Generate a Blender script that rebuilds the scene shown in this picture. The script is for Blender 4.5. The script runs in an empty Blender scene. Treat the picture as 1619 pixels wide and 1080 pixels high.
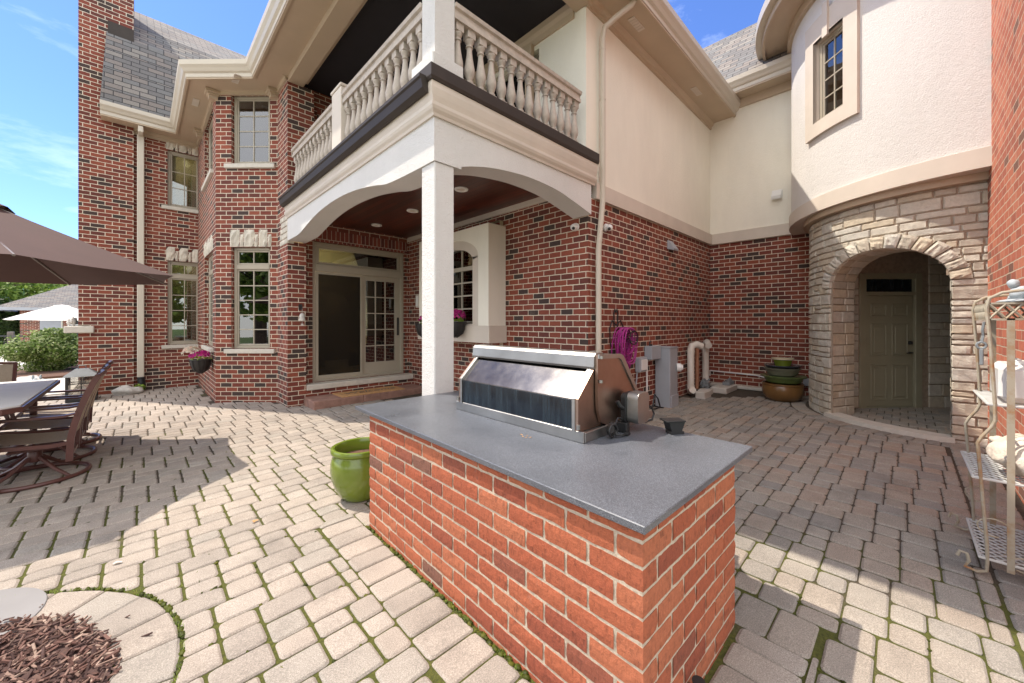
import bpy, bmesh, math, random
from math import sin, cos, pi, radians, sqrt, atan2, hypot
from mathutils import Vector, Matrix, noise
R = random.Random(7)
S = bpy.context.scene
COL = S.collection

# ------------------------------------------------------------------ camera, world, sun, exposure
cam = bpy.data.objects.new('camera', bpy.data.cameras.new('camera')); COL.objects.link(cam)
cam.data.sensor_width = 36; cam.data.lens = 13.41; cam.data.shift_y = -0.0191
cam.data.clip_start = 0.05; cam.data.clip_end = 2000
cam.location = (0, 0, 1.5); cam.rotation_euler = (radians(90), 0, radians(-44.3))
S.camera = cam
SUN = Vector((-0.27, 0.50, 1.0)).normalized()
W = bpy.data.worlds.new('World'); S.world = W; W.use_nodes = True
wn, wl = W.node_tree.nodes, W.node_tree.links
wn.clear()
sky = wn.new('ShaderNodeTexSky'); sky.sky_type = 'NISHITA'; sky.sun_disc = False
sky.sun_elevation = math.asin(SUN.z); sky.sun_rotation = atan2(SUN.x, SUN.y) % (2*pi)
sky.air_density = 1.0; sky.dust_density = 0.2; sky.ozone_density = 2.2; sky.altitude = 200
tc = wn.new('ShaderNodeTexCoord'); mp = wn.new('ShaderNodeMapping'); mp.inputs['Scale'].default_value = (1.2, 2.6, 5.0)
mp.inputs['Rotation'].default_value = (0.2, 0.3, 0.9)
nz = wn.new('ShaderNodeTexNoise'); nz.inputs['Scale'].default_value = 1.5; nz.inputs['Detail'].default_value = 9; nz.inputs['Roughness'].default_value = 0.62
rp = wn.new('ShaderNodeValToRGB'); rp.color_ramp.elements[0].position = 0.53; rp.color_ramp.elements[1].position = 0.95
rp.color_ramp.elements[0].color = (0, 0, 0, 1); rp.color_ramp.elements[1].color = (.75, .75, .75, 1)
mx = wn.new('ShaderNodeMixRGB'); mx.inputs[2].default_value = (9.5, 10.2, 11.5, 1)
bgn = wn.new('ShaderNodeBackground'); bgn.inputs['Strength'].default_value = 0.13
wo = wn.new('ShaderNodeOutputWorld')
wl.new(tc.outputs['Generated'], mp.inputs['Vector']); wl.new(mp.outputs['Vector'], nz.inputs['Vector'])
wl.new(nz.outputs['Fac'], rp.inputs['Fac']); wl.new(rp.outputs['Color'], mx.inputs['Fac'])
tn = wn.new('ShaderNodeMixRGB'); tn.blend_type = 'MULTIPLY'; tn.inputs[0].default_value = 1; tn.inputs[2].default_value = (.60, .74, 1.10, 1)
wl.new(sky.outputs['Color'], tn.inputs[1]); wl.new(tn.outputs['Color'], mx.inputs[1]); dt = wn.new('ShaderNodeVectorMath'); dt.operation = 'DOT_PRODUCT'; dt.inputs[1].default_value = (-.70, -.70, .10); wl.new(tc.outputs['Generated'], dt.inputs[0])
mr = wn.new('ShaderNodeMapRange'); mr.interpolation_type = 'SMOOTHSTEP'; mr.inputs['From Min'].default_value = -.35; mr.inputs['From Max'].default_value = .45; mr.inputs['To Max'].default_value = .74; wl.new(dt.outputs['Value'], mr.inputs['Value'])  # added bright cloud bank behind the camera, fill light for the shaded walls
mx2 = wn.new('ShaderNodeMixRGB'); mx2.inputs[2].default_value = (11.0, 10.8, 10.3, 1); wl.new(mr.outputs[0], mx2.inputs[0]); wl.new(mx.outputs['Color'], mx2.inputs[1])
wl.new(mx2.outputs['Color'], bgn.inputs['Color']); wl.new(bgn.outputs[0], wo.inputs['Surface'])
sl = bpy.data.lights.new('sun', 'SUN'); sl.energy = 3.05; sl.angle = radians(0.55); sl.color = (1.0, 0.905, 0.775)
so = bpy.data.objects.new('sun', sl); COL.objects.link(so); so.rotation_euler = SUN.to_track_quat('Z', 'Y').to_euler(); so.location = (-5, 5, 20)
S.view_settings.view_transform = 'Standard'; S.view_settings.look = 'None'; S.view_settings.gamma = 1; S.view_settings.exposure = 0.95
S.render.engine = 'CYCLES'

# ------------------------------------------------------------------ materials
class NT:
    def __init__(s, name):
        s.m = bpy.data.materials.new(name); s.m.use_nodes = True; s.t = s.m.node_tree; s.t.nodes.clear()
        s.out = s.n('ShaderNodeOutputMaterial'); s.b = s.n('ShaderNodeBsdfPrincipled'); s.l(s.b.outputs[0], s.out.inputs[0])
    def n(s, k, **kw):
        x = s.t.nodes.new(k)
        for a, b in kw.items(): setattr(x, a, b)
        return x
    def l(s, a, b): s.t.links.new(a, b)
    def co(s, kind='Object'): return s.n('ShaderNodeTexCoord').outputs[kind]
    def noise(s, scale, detail=5, vec=None, rough=.55, stretch=None):
        x = s.n('ShaderNodeTexNoise'); x.inputs['Scale'].default_value = scale; x.inputs['Detail'].default_value = detail; x.inputs['Roughness'].default_value = rough
        v = vec or s.co()
        if stretch:
            mpp = s.n('ShaderNodeMapping'); mpp.inputs['Scale'].default_value = stretch; s.l(v, mpp.inputs['Vector']); v = mpp.outputs['Vector']
        s.l(v, x.inputs['Vector']); return x.outputs['Fac']
    def ramp(s, fac, *stops, interp='LINEAR'):
        x = s.n('ShaderNodeValToRGB'); cr = x.color_ramp; cr.interpolation = interp
        while len(cr.elements) < len(stops): cr.elements.new(.5)
        for e, (p, c) in zip(cr.elements, stops):
            e.position = p; e.color = (*c, 1) if not isinstance(c, (int, float)) else (c, c, c, 1)
        s.l(fac, x.inputs['Fac']); return x.outputs['Color']
    def mix(s, a, b, f, mode='MIX'):
        x = s.n('ShaderNodeMixRGB', blend_type=mode)
        for i, v in ((0, f), (1, a), (2, b)):
            if isinstance(v, (int, float)): x.inputs[i].default_value = v if i == 0 else (v, v, v, 1)
            elif isinstance(v, tuple): x.inputs[i].default_value = (*v, 1)
            else: s.l(v, x.inputs[i])
        return x.outputs[0]
    def bump(s, h, strength, dist):
        x = s.n('ShaderNodeBump'); x.inputs['Strength'].default_value = strength; x.inputs['Distance'].default_value = dist
        s.l(h, x.inputs['Height']); s.l(x.outputs['Normal'], s.b.inputs['Normal'])
    def base(s, c):
        if isinstance(c, tuple): s.b.inputs['Base Color'].default_value = (*c, 1)
        else: s.l(c, s.b.inputs['Base Color'])
    def rough(s, r):
        if isinstance(r, (int, float)): s.b.inputs['Roughness'].default_value = r
        else: s.l(r, s.b.inputs['Roughness'])

def paint(name, c, rough=.5, var=.10, nscale=6, bump=0, bscale=200, metal=0, spec=.5, bdist=.002):
    t = NT(name)
    f = t.noise(nscale, 6)
    lo = tuple(x*(1-var) for x in c); hi = tuple(min(1, x*(1+var)) for x in c)
    t.base(t.ramp(f, (.3, lo), (.7, hi))); t.rough(rough); t.b.inputs['Metallic'].default_value = metal
    t.b.inputs['Specular IOR Level'].default_value = spec
    if bump: t.bump(t.noise(bscale, 4), bump, bdist)
    return t.m

def stucco(name, c, bump=.9, scale=55, bd=.007):
    t = NT(name)
    f = t.noise(1.3, 8, rough=.65, stretch=(1, 1, .35)); t.base(t.mix(t.ramp(f, (.25, tuple(x*.90 for x in c)), (.6, c), (.8, tuple(min(1, x*1.03) for x in c))), (.45, .42, .36), t.ramp(t.noise(3, 8, rough=.8, stretch=(1, 1, .3)), (.62, 0), (.8, .22)))); t.rough(.9)
    h = t.mix(t.noise(scale, 5, rough=.7), t.noise(scale*.3, 4), .35); t.bump(h, bump, bd); return t.m

def brickmat(name, cols, mortar, dark=.13, bump=.5, W_=.217, H_=.0843, ms=.0058, distort=.006, zoff=0.0):
    t = NT(name)
    uv = t.co('UV')
    nz = t.n('ShaderNodeTexNoise'); nz.inputs['Scale'].default_value = 14; nz.inputs['Detail'].default_value = 2; t.l(uv, nz.inputs['Vector'])
    sub = t.n('ShaderNodeVectorMath', operation='SUBTRACT'); t.l(nz.outputs['Color'], sub.inputs[0]); sub.inputs[1].default_value = (.5, .5, .5)
    sc = t.n('ShaderNodeVectorMath', operation='SCALE'); t.l(sub.outputs[0], sc.inputs[0]); sc.inputs['Scale'].default_value = distort
    ad = t.n('ShaderNodeVectorMath', operation='ADD'); t.l(uv, ad.inputs[0]); t.l(sc.outputs[0], ad.inputs[1])
    b = t.n('ShaderNodeTexBrick', offset=.5, squash=1); b.inputs['Scale'].default_value = 1
    b.inputs['Brick Width'].default_value = W_; b.inputs['Row Height'].default_value = H_
    b.inputs['Mortar Size'].default_value = ms; b.inputs['Mortar Smooth'].default_value = .25; b.inputs['Bias'].default_value = 0
    b.inputs['Color1'].default_value = (0, 0, 0, 1); b.inputs['Color2'].default_value = (1, 1, 1, 1); b.inputs['Mortar'].default_value = (.5, .5, .5, 1)
    t.l(ad.outputs[0], b.inputs['Vector'])
    n = len(cols); stops = []
    stops.append((0.0, cols[0])); 
    pos = dark
    for i, c in enumerate(cols[1:]): stops.append((pos + (1-dark)*i/(n-1), c))
    col = t.ramp(b.outputs['Color'], *stops, interp='CONSTANT')
    fine = t.noise(38, 6, vec=uv, rough=.7); big = t.noise(.7, 4, vec=uv)
    col = t.mix(col, t.ramp(fine, (.25, .62), (.75, 1.25)), .55, 'MULTIPLY')
    col = t.mix(col, t.ramp(big, (.3, .80), (.7, 1.14)), .7, 'MULTIPLY')
    eff = t.noise(1.7, 8, vec=uv, rough=.75, stretch=(1, .45, 1)); col = t.mix(col, (.42, .33, .27), t.ramp(eff, (.60, 0), (.76, .32)))
    mc = t.mix(mortar, t.ramp(t.noise(25, 5, vec=uv), (.3, .75), (.7, 1.15)), .8, 'MULTIPLY')
    t.base(t.mix(col, mc, b.outputs['Fac'])); t.rough(.88)
    h = t.mix(t.ramp(fine, (0, .72), (1, 1.0)), 0.0, b.outputs['Fac']); t.bump(h, bump, .009)
    return t.m

M = {}
M['brick_house'] = brickmat('house_brick', [(.060, .038, .032), (.185, .044, .029), (.24, .060, .036), (.135, .038, .028), (.205, .052, .032), (.265, .070, .040)], (.70, .61, .48), dark=.125, ms=.0066, distort=.009)
M['brick_wing'] = brickmat('wing_brick', [(.22, .10, .07), (.46, .13, .075), (.52, .16, .09), (.40, .115, .07), (.50, .145, .085), (.56, .19, .11)], (.58, .48, .36), dark=.05, distort=.012, bump=.9)
M['soldier'] = brickmat('soldier_brick', [(.055, .035, .033), (.20, .045, .034), (.27, .065, .045), (.16, .04, .034), (.23, .055, .04), (.30, .075, .05)], (.60, .50, .40), dark=.12, W_=.0843, H_=.24)
M['stucco'] = stucco('cream_stucco', (.86, .82, .71))
M['stucco_col'] = stucco('column_stucco', (.70, .68, .65), bump=1.0, scale=60, bd=.014)
M['trim'] = paint('taupe_trim', (.49, .385, .275), .55, .05, 2, .15, 90)
M['trim_light'] = paint('limestone_trim', (.62, .55, .47), .75, .05, 3, .3, 120)
M['gutter'] = paint('gutter_metal', (.56, .50, .41), .35, .03, 2)
M['baluster'] = paint('cast_baluster', (.47, .41, .35), .85, .16, 14, .5, 120)
M['flashing'] = paint('dark_flashing', (.046, .036, .030), .55, .1, 4, 0, spec=.25)
M['win_frame'] = paint('window_frame', (.40, .355, .275), .4, .04, 3)
M['door_paint'] = paint('door_paint', (.58, .53, .42), .45, .04, 3)
M['door_dim'] = paint('shaded_olive_door', (.34, .315, .22), .5, .05, 3)  # darker copy of the door paint, shade of the passage put into the colour
M['sill'] = paint('stone_sill', (.58, .54, .47), .8, .08, 12, .3, 90)
M['rough_stone'] = paint('rough_limestone', (.60, .55, .46), .9, .2, 9, .9, 38, bdist=.012)
M['dark_wood'] = None
M['black'] = paint('black_plastic', (.015, .015, .016), .4, .1)
M['iron'] = paint('black_iron', (.02, .018, .018), .5, .2)
M['white_pl'] = paint('white_plastic', (.78, .77, .74), .35, .03)
M['grey_pl'] = paint('grey_plastic', (.36, .38, .41), .5, .05, 4)
M['pvc'] = paint('cream_pvc', (.72, .68, .60), .4, .06, 8)
M['copper'] = paint('worn_copper', (.45, .22, .13), .5, .15, 10)
M['steel'] = None
M['mulch'] = None

t = NT('dark_stained_boards')
wv = t.n('ShaderNodeTexBrick', offset=.3); wv.inputs['Brick Width'].default_value = 2.2; wv.inputs['Row Height'].default_value = .10; wv.inputs['Mortar Size'].default_value = .005
wv.inputs['Scale'].default_value = 1
wv.inputs['Color1'].default_value = (.135, .026, .013, 1); wv.inputs['Color2'].default_value = (.045, .009, .006, 1); wv.inputs['Mortar'].default_value = (.004, .002, .002, 1)
t.l(t.co('UV'), wv.inputs['Vector']); t.base(t.mix(wv.outputs['Color'], t.ramp(t.noise(5, 8, vec=t.co('UV'), stretch=(1, 14, 1)), (.3, .6), (.7, 1.4)), .7, 'MULTIPLY')); t.rough(.35); M['dark_wood'] = t.m
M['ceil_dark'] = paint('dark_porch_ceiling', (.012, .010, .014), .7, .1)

t = NT('slate_shingle')
b = t.n('ShaderNodeTexBrick', offset=.5); b.inputs['Scale'].default_value = 1; b.inputs['Brick Width'].default_value = .27; b.inputs['Row Height'].default_value = .11
b.inputs['Mortar Size'].default_value = .007; b.inputs['Color1'].default_value = (0, 0, 0, 1); b.inputs['Color2'].default_value = (1, 1, 1, 1)
t.l(t.co('UV'), b.inputs['Vector'])
c = t.ramp(b.outputs['Color'], (0, (.17, .16, .155)), (.3, (.23, .20, .18)), (.55, (.19, .185, .18)), (.8, (.26, .235, .21)), interp='CONSTANT')
c = t.mix(c, t.ramp(t.noise(60, 4), (.3, .7), (.7, 1.2)), .6, 'MULTIPLY')
t.base(t.mix(c, (.035, .032, .035), b.outputs['Fac'])); t.rough(.9); t.bump(t.mix(1.0, 0.0, b.outputs['Fac']), .8, .012); M['shingle'] = t.m

def attr(t, name='rnd'):
    a = t.n('ShaderNodeAttribute'); a.attribute_name = name; return a.outputs['Fac']
t = NT('concrete_paver')
a = attr(t); big = t.noise(.16, 3)
warm = t.ramp(a, (0, (.375, .318, .268)), (.3, (.33, .284, .242)), (.6, (.39, .335, .285)), (.85, (.345, .305, .262)), interp='CONSTANT')
cool = t.ramp(a, (0, (.305, .272, .228)), (.25, (.325, .278, .226)), (.45, (.262, .246, .218)), (.7, (.312, .286, .244)), (.88, (.325, .265, .212)), interp='CONSTANT')
sx = t.n('ShaderNodeSeparateXYZ'); t.l(t.co(), sx.inputs[0])
f = t.n('ShaderNodeMapRange'); f.inputs['From Min'].default_value = 1.4; f.inputs['From Max'].default_value = 3.6; t.l(sx.outputs['X'], f.inputs['Value'])
c = t.mix(warm, cool, f.outputs[0])
c = t.mix(c, t.ramp(big, (.3, .85), (.7, 1.1)), .7, 'MULTIPLY')
sp = t.noise(190, 4, rough=.85); c = t.mix(c, t.ramp(sp, (.30, .42), (.50, .98), (.66, 1.75)), .8, 'MULTIPLY')
st_ = t.noise(2.2, 7, rough=.7); c = t.mix(c, t.ramp(st_, (.30, .70), (.46, 1.0), (.70, 1.12)), .75, 'MULTIPLY')
c = t.mix(c, t.ramp(t.noise(5, 6), (.3, .8), (.7, 1.12)), .6, 'MULTIPLY')
t.base(c); t.rough(.92); t.bump(t.mix(sp, t.noise(30, 5), .45), .9, .007); M['paver'] = t.m

t = NT('moss_and_sand')
mf = t.noise(1.1, 5); fine = t.noise(70, 5, rough=.75)
moss = t.ramp(fine, (.25, (.026, .032, .007)), (.55, (.095, .100, .015)), (.8, (.18, .165, .03)))
sand = t.ramp(fine, (.3, (.03, .024, .018)), (.7, (.13, .10, .07)))
sx = t.n('ShaderNodeSeparateXYZ'); t.l(t.co(), sx.inputs[0])
f2 = t.n('ShaderNodeMapRange'); f2.inputs['From Min'].default_value = 3.2; f2.inputs['From Max'].default_value = 7.5; f2.inputs['To Min'].default_value = .22; f2.inputs['To Max'].default_value = -.10
vl = t.n('ShaderNodeVectorMath', operation='LENGTH'); t.l(t.co(), vl.inputs[0]); t.l(vl.outputs['Value'], f2.inputs['Value'])
f3_ = t.n('ShaderNodeMapRange'); f3_.inputs['From Min'].default_value = 1.8; f3_.inputs['From Max'].default_value = 3.2; f3_.inputs['To Min'].default_value = 0; f3_.inputs['To Max'].default_value = -.20; t.l(sx.outputs['X'], f3_.inputs['Value'])
ad2 = t.n('ShaderNodeMath', operation='ADD'); t.l(f2.outputs[0], ad2.inputs[0]); t.l(f3_.outputs[0], ad2.inputs[1])
sm = t.n('ShaderNodeMath', operation='ADD'); t.l(mf, sm.inputs[0]); t.l(ad2.outputs[0], sm.inputs[1])
t.base(t.mix(sand, moss, t.ramp(sm.outputs[0], (.50, 0), (.60, 1)))); t.rough(1.0); t.bump(fine, 1.0, .012); M['joint'] = t.m

t = NT('kitchen_brick')
a = attr(t); uv = t.co('UV')
c = t.ramp(a, (0, (.355, .088, .038)), (.22, (.40, .110, .048)), (.42, (.29, .070, .034)), (.56, (.42, .130, .060)), (.74, (.26, .074, .040)), (.80, (.375, .100, .044)), (.975, (.20, .085, .055)), interp='CONSTANT')
st = t.noise(9, 7, vec=uv, rough=.7, stretch=(5, 1.2, 1)); fine = t.noise(70, 6, vec=uv, rough=.75)
c = t.mix(c, t.ramp(st, (.30, .38), (.46, .98), (.75, 1.30)), .8, 'MULTIPLY'); c = t.mix(c, (.42, .33, .26), t.ramp(t.noise(1.6, 8, rough=.8), (.60, 0), (.75, .35)))
c = t.mix(c, t.ramp(fine, (.3, .7), (.7, 1.2)), .6, 'MULTIPLY')
t.base(c); t.rough(.86); t.bump(t.mix(st, fine, .4), 1.0, .013); M['kbrick'] = t.m
t = NT('mortar')
fine = t.noise(60, 6, rough=.7); t.base(t.ramp(fine, (.25, (.34, .275, .20)), (.7, (.60, .50, .385)))); t.rough(.95); t.bump(fine, .9, .005); M['mortar'] = t.m

t = NT('speckled_granite')
f = t.noise(420, 3, rough=.7); f3 = t.noise(2.2, 8); sc_ = t.noise(3.5, 8, stretch=(1, 6, 1), rough=.75)
c = t.ramp(f, (.32, (.028, .031, .037)), (.5, (.082, .088, .10)), (.66, (.26, .27, .30)))
c = t.mix(c, t.ramp(f3, (.3, .85), (.7, 1.2)), .8, 'MULTIPLY')
c = t.mix(c, (.30, .31, .33), t.ramp(sc_, (.66, 0), (.80, .30)))
t.base(c); t.rough(t.ramp(f3, (.3, .26), (.7, .42))); t.b.inputs['Specular IOR Level'].default_value = .6; M['granite'] = t.m

t = NT('brushed_steel')
f = t.noise(30, 5, stretch=(1, 1, 40)); t.base(t.ramp(t.noise(3, 6), (.3, (.30, .29, .275)), (.7, (.46, .45, .43)))); t.b.inputs['Metallic'].default_value = 1
t.rough(t.ramp(f, (.3, .34), (.7, .5))); M['steel'] = t.m
t = NT('hood_steel'); f = t.noise(3, 6); t.base(t.ramp(f, (.3, (.19, .175, .165)), (.7, (.31, .295, .28)))); t.b.inputs['Metallic'].default_value = 1; t.rough(t.ramp(t.noise(6, 6), (.3, .17), (.7, .25))); M['steel_hood'] = t.m
t = NT('brick_reflection_steel')
f = t.noise(4, 6); t.base(t.ramp(f, (.3, (.28, .19, .15)), (.7, (.42, .31, .25)))); t.b.inputs['Metallic'].default_value = 1; t.rough(.38); M['steel_brown'] = t.m  # brown of the mirrored brick painted into the steel colour
t = NT('smoked_glass')
f = t.noise(5, 6, stretch=(1, 6, .6)); t.base(t.ramp(f, (.35, (.003, .006, .011)), (.7, (.014, .026, .036)))); t.rough(t.ramp(f, (.3, .08), (.7, .3))); M['smoke_glass'] = t.m

t = NT('bark_mulch')
a = attr(t); c = t.ramp(a, (0, (.15, .075, .058)), (.25, (.08, .042, .035)), (.45, (.22, .13, .10)), (.65, (.12, .06, .046)), (.8, (.28, .18, .14)), (.93, (.38, .27, .21)), interp='CONSTANT')
t.base(t.mix(c, t.ramp(t.noise(60, 4), (.3, .7), (.7, 1.2)), .6, 'MULTIPLY')); t.rough(.9); M['mulch'] = t.m
t = NT('turret_stone')
a = attr(t); c = t.ramp(a, (0, (.54, .49, .40)), (.2, (.60, .56, .475)), (.4, (.49, .445, .37)), (.55, (.56, .49, .38)), (.7, (.54, .515, .455)), (.85, (.62, .58, .495)), interp='CONSTANT')
f = t.noise(14, 7, rough=.7); c = t.mix(c, t.ramp(f, (.3, .72), (.7, 1.15)), .7, 'MULTIPLY')
c = t.mix(c, (.46, .33, .20), t.ramp(t.noise(2.5, 5), (.60, 0), (.85, .35)))
t.base(c); t.rough(.92); t.bump(t.mix(f, t.noise(50, 5, rough=.7), .4), .9, .014); M['stone'] = t.m
M['stone_mortar'] = paint('stone_mortar', (.36, .28, .21), .95, .2, 20, .6, 80)

def glassmat(name, tint, refl=.85, rough=.01, body=(.02, .025, .025), trans=.75):
    t = NT(name); t.t.nodes.remove(t.b)
    tr = t.n('ShaderNodeBsdfTransparent'); tr.inputs[0].default_value = (*tint, 1)
    gl = t.n('ShaderNodeBsdfGlossy'); gl.inputs[0].default_value = (refl, refl, refl, 1); gl.inputs['Roughness'].default_value = rough
    fr = t.n('ShaderNodeFresnel'); fr.inputs[0].default_value = 2.5
    m = t.n('ShaderNodeMixShader'); t.l(fr.outputs[0], m.inputs[0]); t.l(tr.outputs[0], m.inputs[1]); t.l(gl.outputs[0], m.inputs[2]); t.l(m.outputs[0], t.out.inputs[0]); return t.m
M['glass'] = glassmat('window_glass', (.62, .68, .60))
M['glass_clear'] = glassmat('lantern_glass', (.95, .95, .93))
t = NT('insect_screen'); t.t.nodes.remove(t.b)
tr = t.n('ShaderNodeBsdfTransparent'); tr.inputs[0].default_value = (.35, .35, .36, 1); df = t.n('ShaderNodeBsdfDiffuse'); df.inputs[0].default_value = (.012, .012, .014, 1)
m_ = t.n('ShaderNodeMixShader'); m_.inputs[0].default_value = .58; t.l(tr.outputs[0], m_.inputs[1]); t.l(df.outputs[0], m_.inputs[2]); t.l(m_.outputs[0], t.out.inputs[0]); M['screen'] = t.m
M['room'] = paint('room_wall', (.62, .56, .42), .9, .1, 2)
M['curtain'] = paint('curtain_cloth', (.80, .78, .70), .9, .08, 8)
t = NT('lit_bulb'); t.b.inputs['Emission Color'].default_value = (1, .82, .5, 1); t.b.inputs['Emission Strength'].default_value = 60; M['bulb'] = t.m

def glaze(name, c1, c2, rough=.18):
    t = NT(name); f = t.noise(2.5, 6); t.base(t.ramp(f, (.3, c1), (.7, c2))); t.rough(rough); t.b.inputs['Coat Weight'].default_value = .4; t.bump(t.noise(12, 3), .15, .004); return t.m
M['green_glaze'] = glaze('green_glaze', (.115, .165, .014), (.170, .220, .022), .24)
M['olive_glaze'] = glaze('olive_glaze', (.11, .12, .08), (.19, .19, .14), .4)
M['moss_glaze'] = glaze('moss_green_glaze', (.07, .115, .03), (.115, .16, .05), .35)
M['amber_glaze'] = glaze('amber_glaze', (.15, .075, .022), (.24, .125, .04), .3)
M['cream_glaze'] = glaze('cream_glaze', (.50, .44, .30), (.6, .54, .4))
M['dark_glaze'] = glaze('dark_glaze', (.02, .03, .045), (.05, .06, .08))
M['soil'] = paint('dry_soil', (.12, .06, .035), 1, .3, 30, 1, 60)
M['bronze'] = paint('bronze_frame', (.095, .035, .028), .38, .15, 8)
M['sling'] = paint('sling_fabric', (.34, .27, .20), .75, .08, 60, .3, 400)
M['table_top'] = paint('pale_table_top', (.74, .72, .69), .85, .04, 6)
M['plate'] = paint('grey_coated_steel', (.24, .23, .228), .5, .06, 5)
M['canopy'] = paint('umbrella_canvas', (.072, .034, .028), .85, .07, 3, .3, 300)
M['white_canvas'] = paint('white_canvas', (.80, .76, .70), .9, .04, 3)
M['pole'] = paint('umbrella_pole', (.18, .15, .13), .4, .05)
M['purple'] = paint('purple_hose', (.36, .035, .22), .35, .12, 12)
M['rack'] = None
t = NT('rusty_cream_metal'); f = t.noise(7, 8, rough=.7); t.base(t.ramp(f, (.48, (.38, .34, .26)), (.60, (.33, .25, .16)), (.70, (.34, .15, .05)), (.82, (.2, .08, .03)))); t.rough(.7); M['rack'] = t.m
M['rack_mesh'] = paint('grey_mesh', (.56, .56, .53), .5, .1, 20)
M['mat'] = paint('coir_mat', (.50, .28, .12), 1, .2, 30, 1, 200)
M['redstone'] = paint('red_step_stone', (.30, .17, .13), .85, .25, 7, .9, 25, bdist=.012)
M['concrete'] = paint('pale_concrete', (.56, .52, .46), .9, .08, 3, .3, 90)
M['rock'] = paint('pale_rock', (.55, .52, .48), .9, .2, 12, .9, 30, bdist=.01)
M['figure'] = paint('stone_figure', (.38, .42, .44), .85, .15, 25, .4, 90)
M['jug'] = paint('white_rough_ceramic', (.66, .58, .48), .75, .12, 9, 1.0, 14, bdist=.02)
M['dark_metal'] = paint('dull_lantern_roof', (.13, .14, .15), .6, .2, 10)
M['bark'] = paint('tree_bark', (.10, .07, .05), .95, .25, 12, .8, 30)
M['mesh_grey'] = paint('galvanized', (.24, .26, .27), .6, .1, metal=.3)
def leafmat(name, cols):
    t = NT(name); a = attr(t); n = len(cols)
    t.base(t.ramp(a, *[(i/n, c) for i, c in enumerate(cols)], interp='CONSTANT')); t.rough(.55); t.b.inputs['Specular IOR Level'].default_value = .3
    # thin leaves let some light through
    tl = t.n('ShaderNodeBsdfTranslucent'); t.l(t.b.inputs['Base Color'].links[0].from_socket, tl.inputs[0]); m = t.n('ShaderNodeMixShader'); m.inputs[0].default_value = .42
    t.l(t.b.outputs[0], m.inputs[1]); t.l(tl.outputs[0], m.inputs[2]); t.l(m.outputs[0], t.out.inputs[0]); return t.m
M['leaf'] = leafmat('tree_leaves', [(.13, .21, .03), (.19, .28, .045), (.09, .15, .025), (.25, .34, .07)])
M['leaf_bush'] = leafmat('variegated_leaves', [(.16, .25, .05), (.30, .38, .13), (.10, .16, .03), (.42, .47, .22), (.14, .21, .04)])
M['leaf_dark'] = leafmat('hedge_leaves', [(.03, .06, .014), (.05, .085, .02), (.02, .042, .01)])
M['petal_pink'] = leafmat('magenta_petals', [(.55, .03, .24), (.65, .07, .33), (.42, .02, .20)])
M['petal_white'] = leafmat('white_petals', [(.8, .72, .62), (.8, .6, .5), (.75, .75, .6)])
M['petal_green'] = leafmat('lime_leaves', [(.35, .5, .08), (.25, .38, .06)])
M['grass'] = paint('lawn', (.07, .12, .025), 1, .3, 4, .5, 60)

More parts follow.
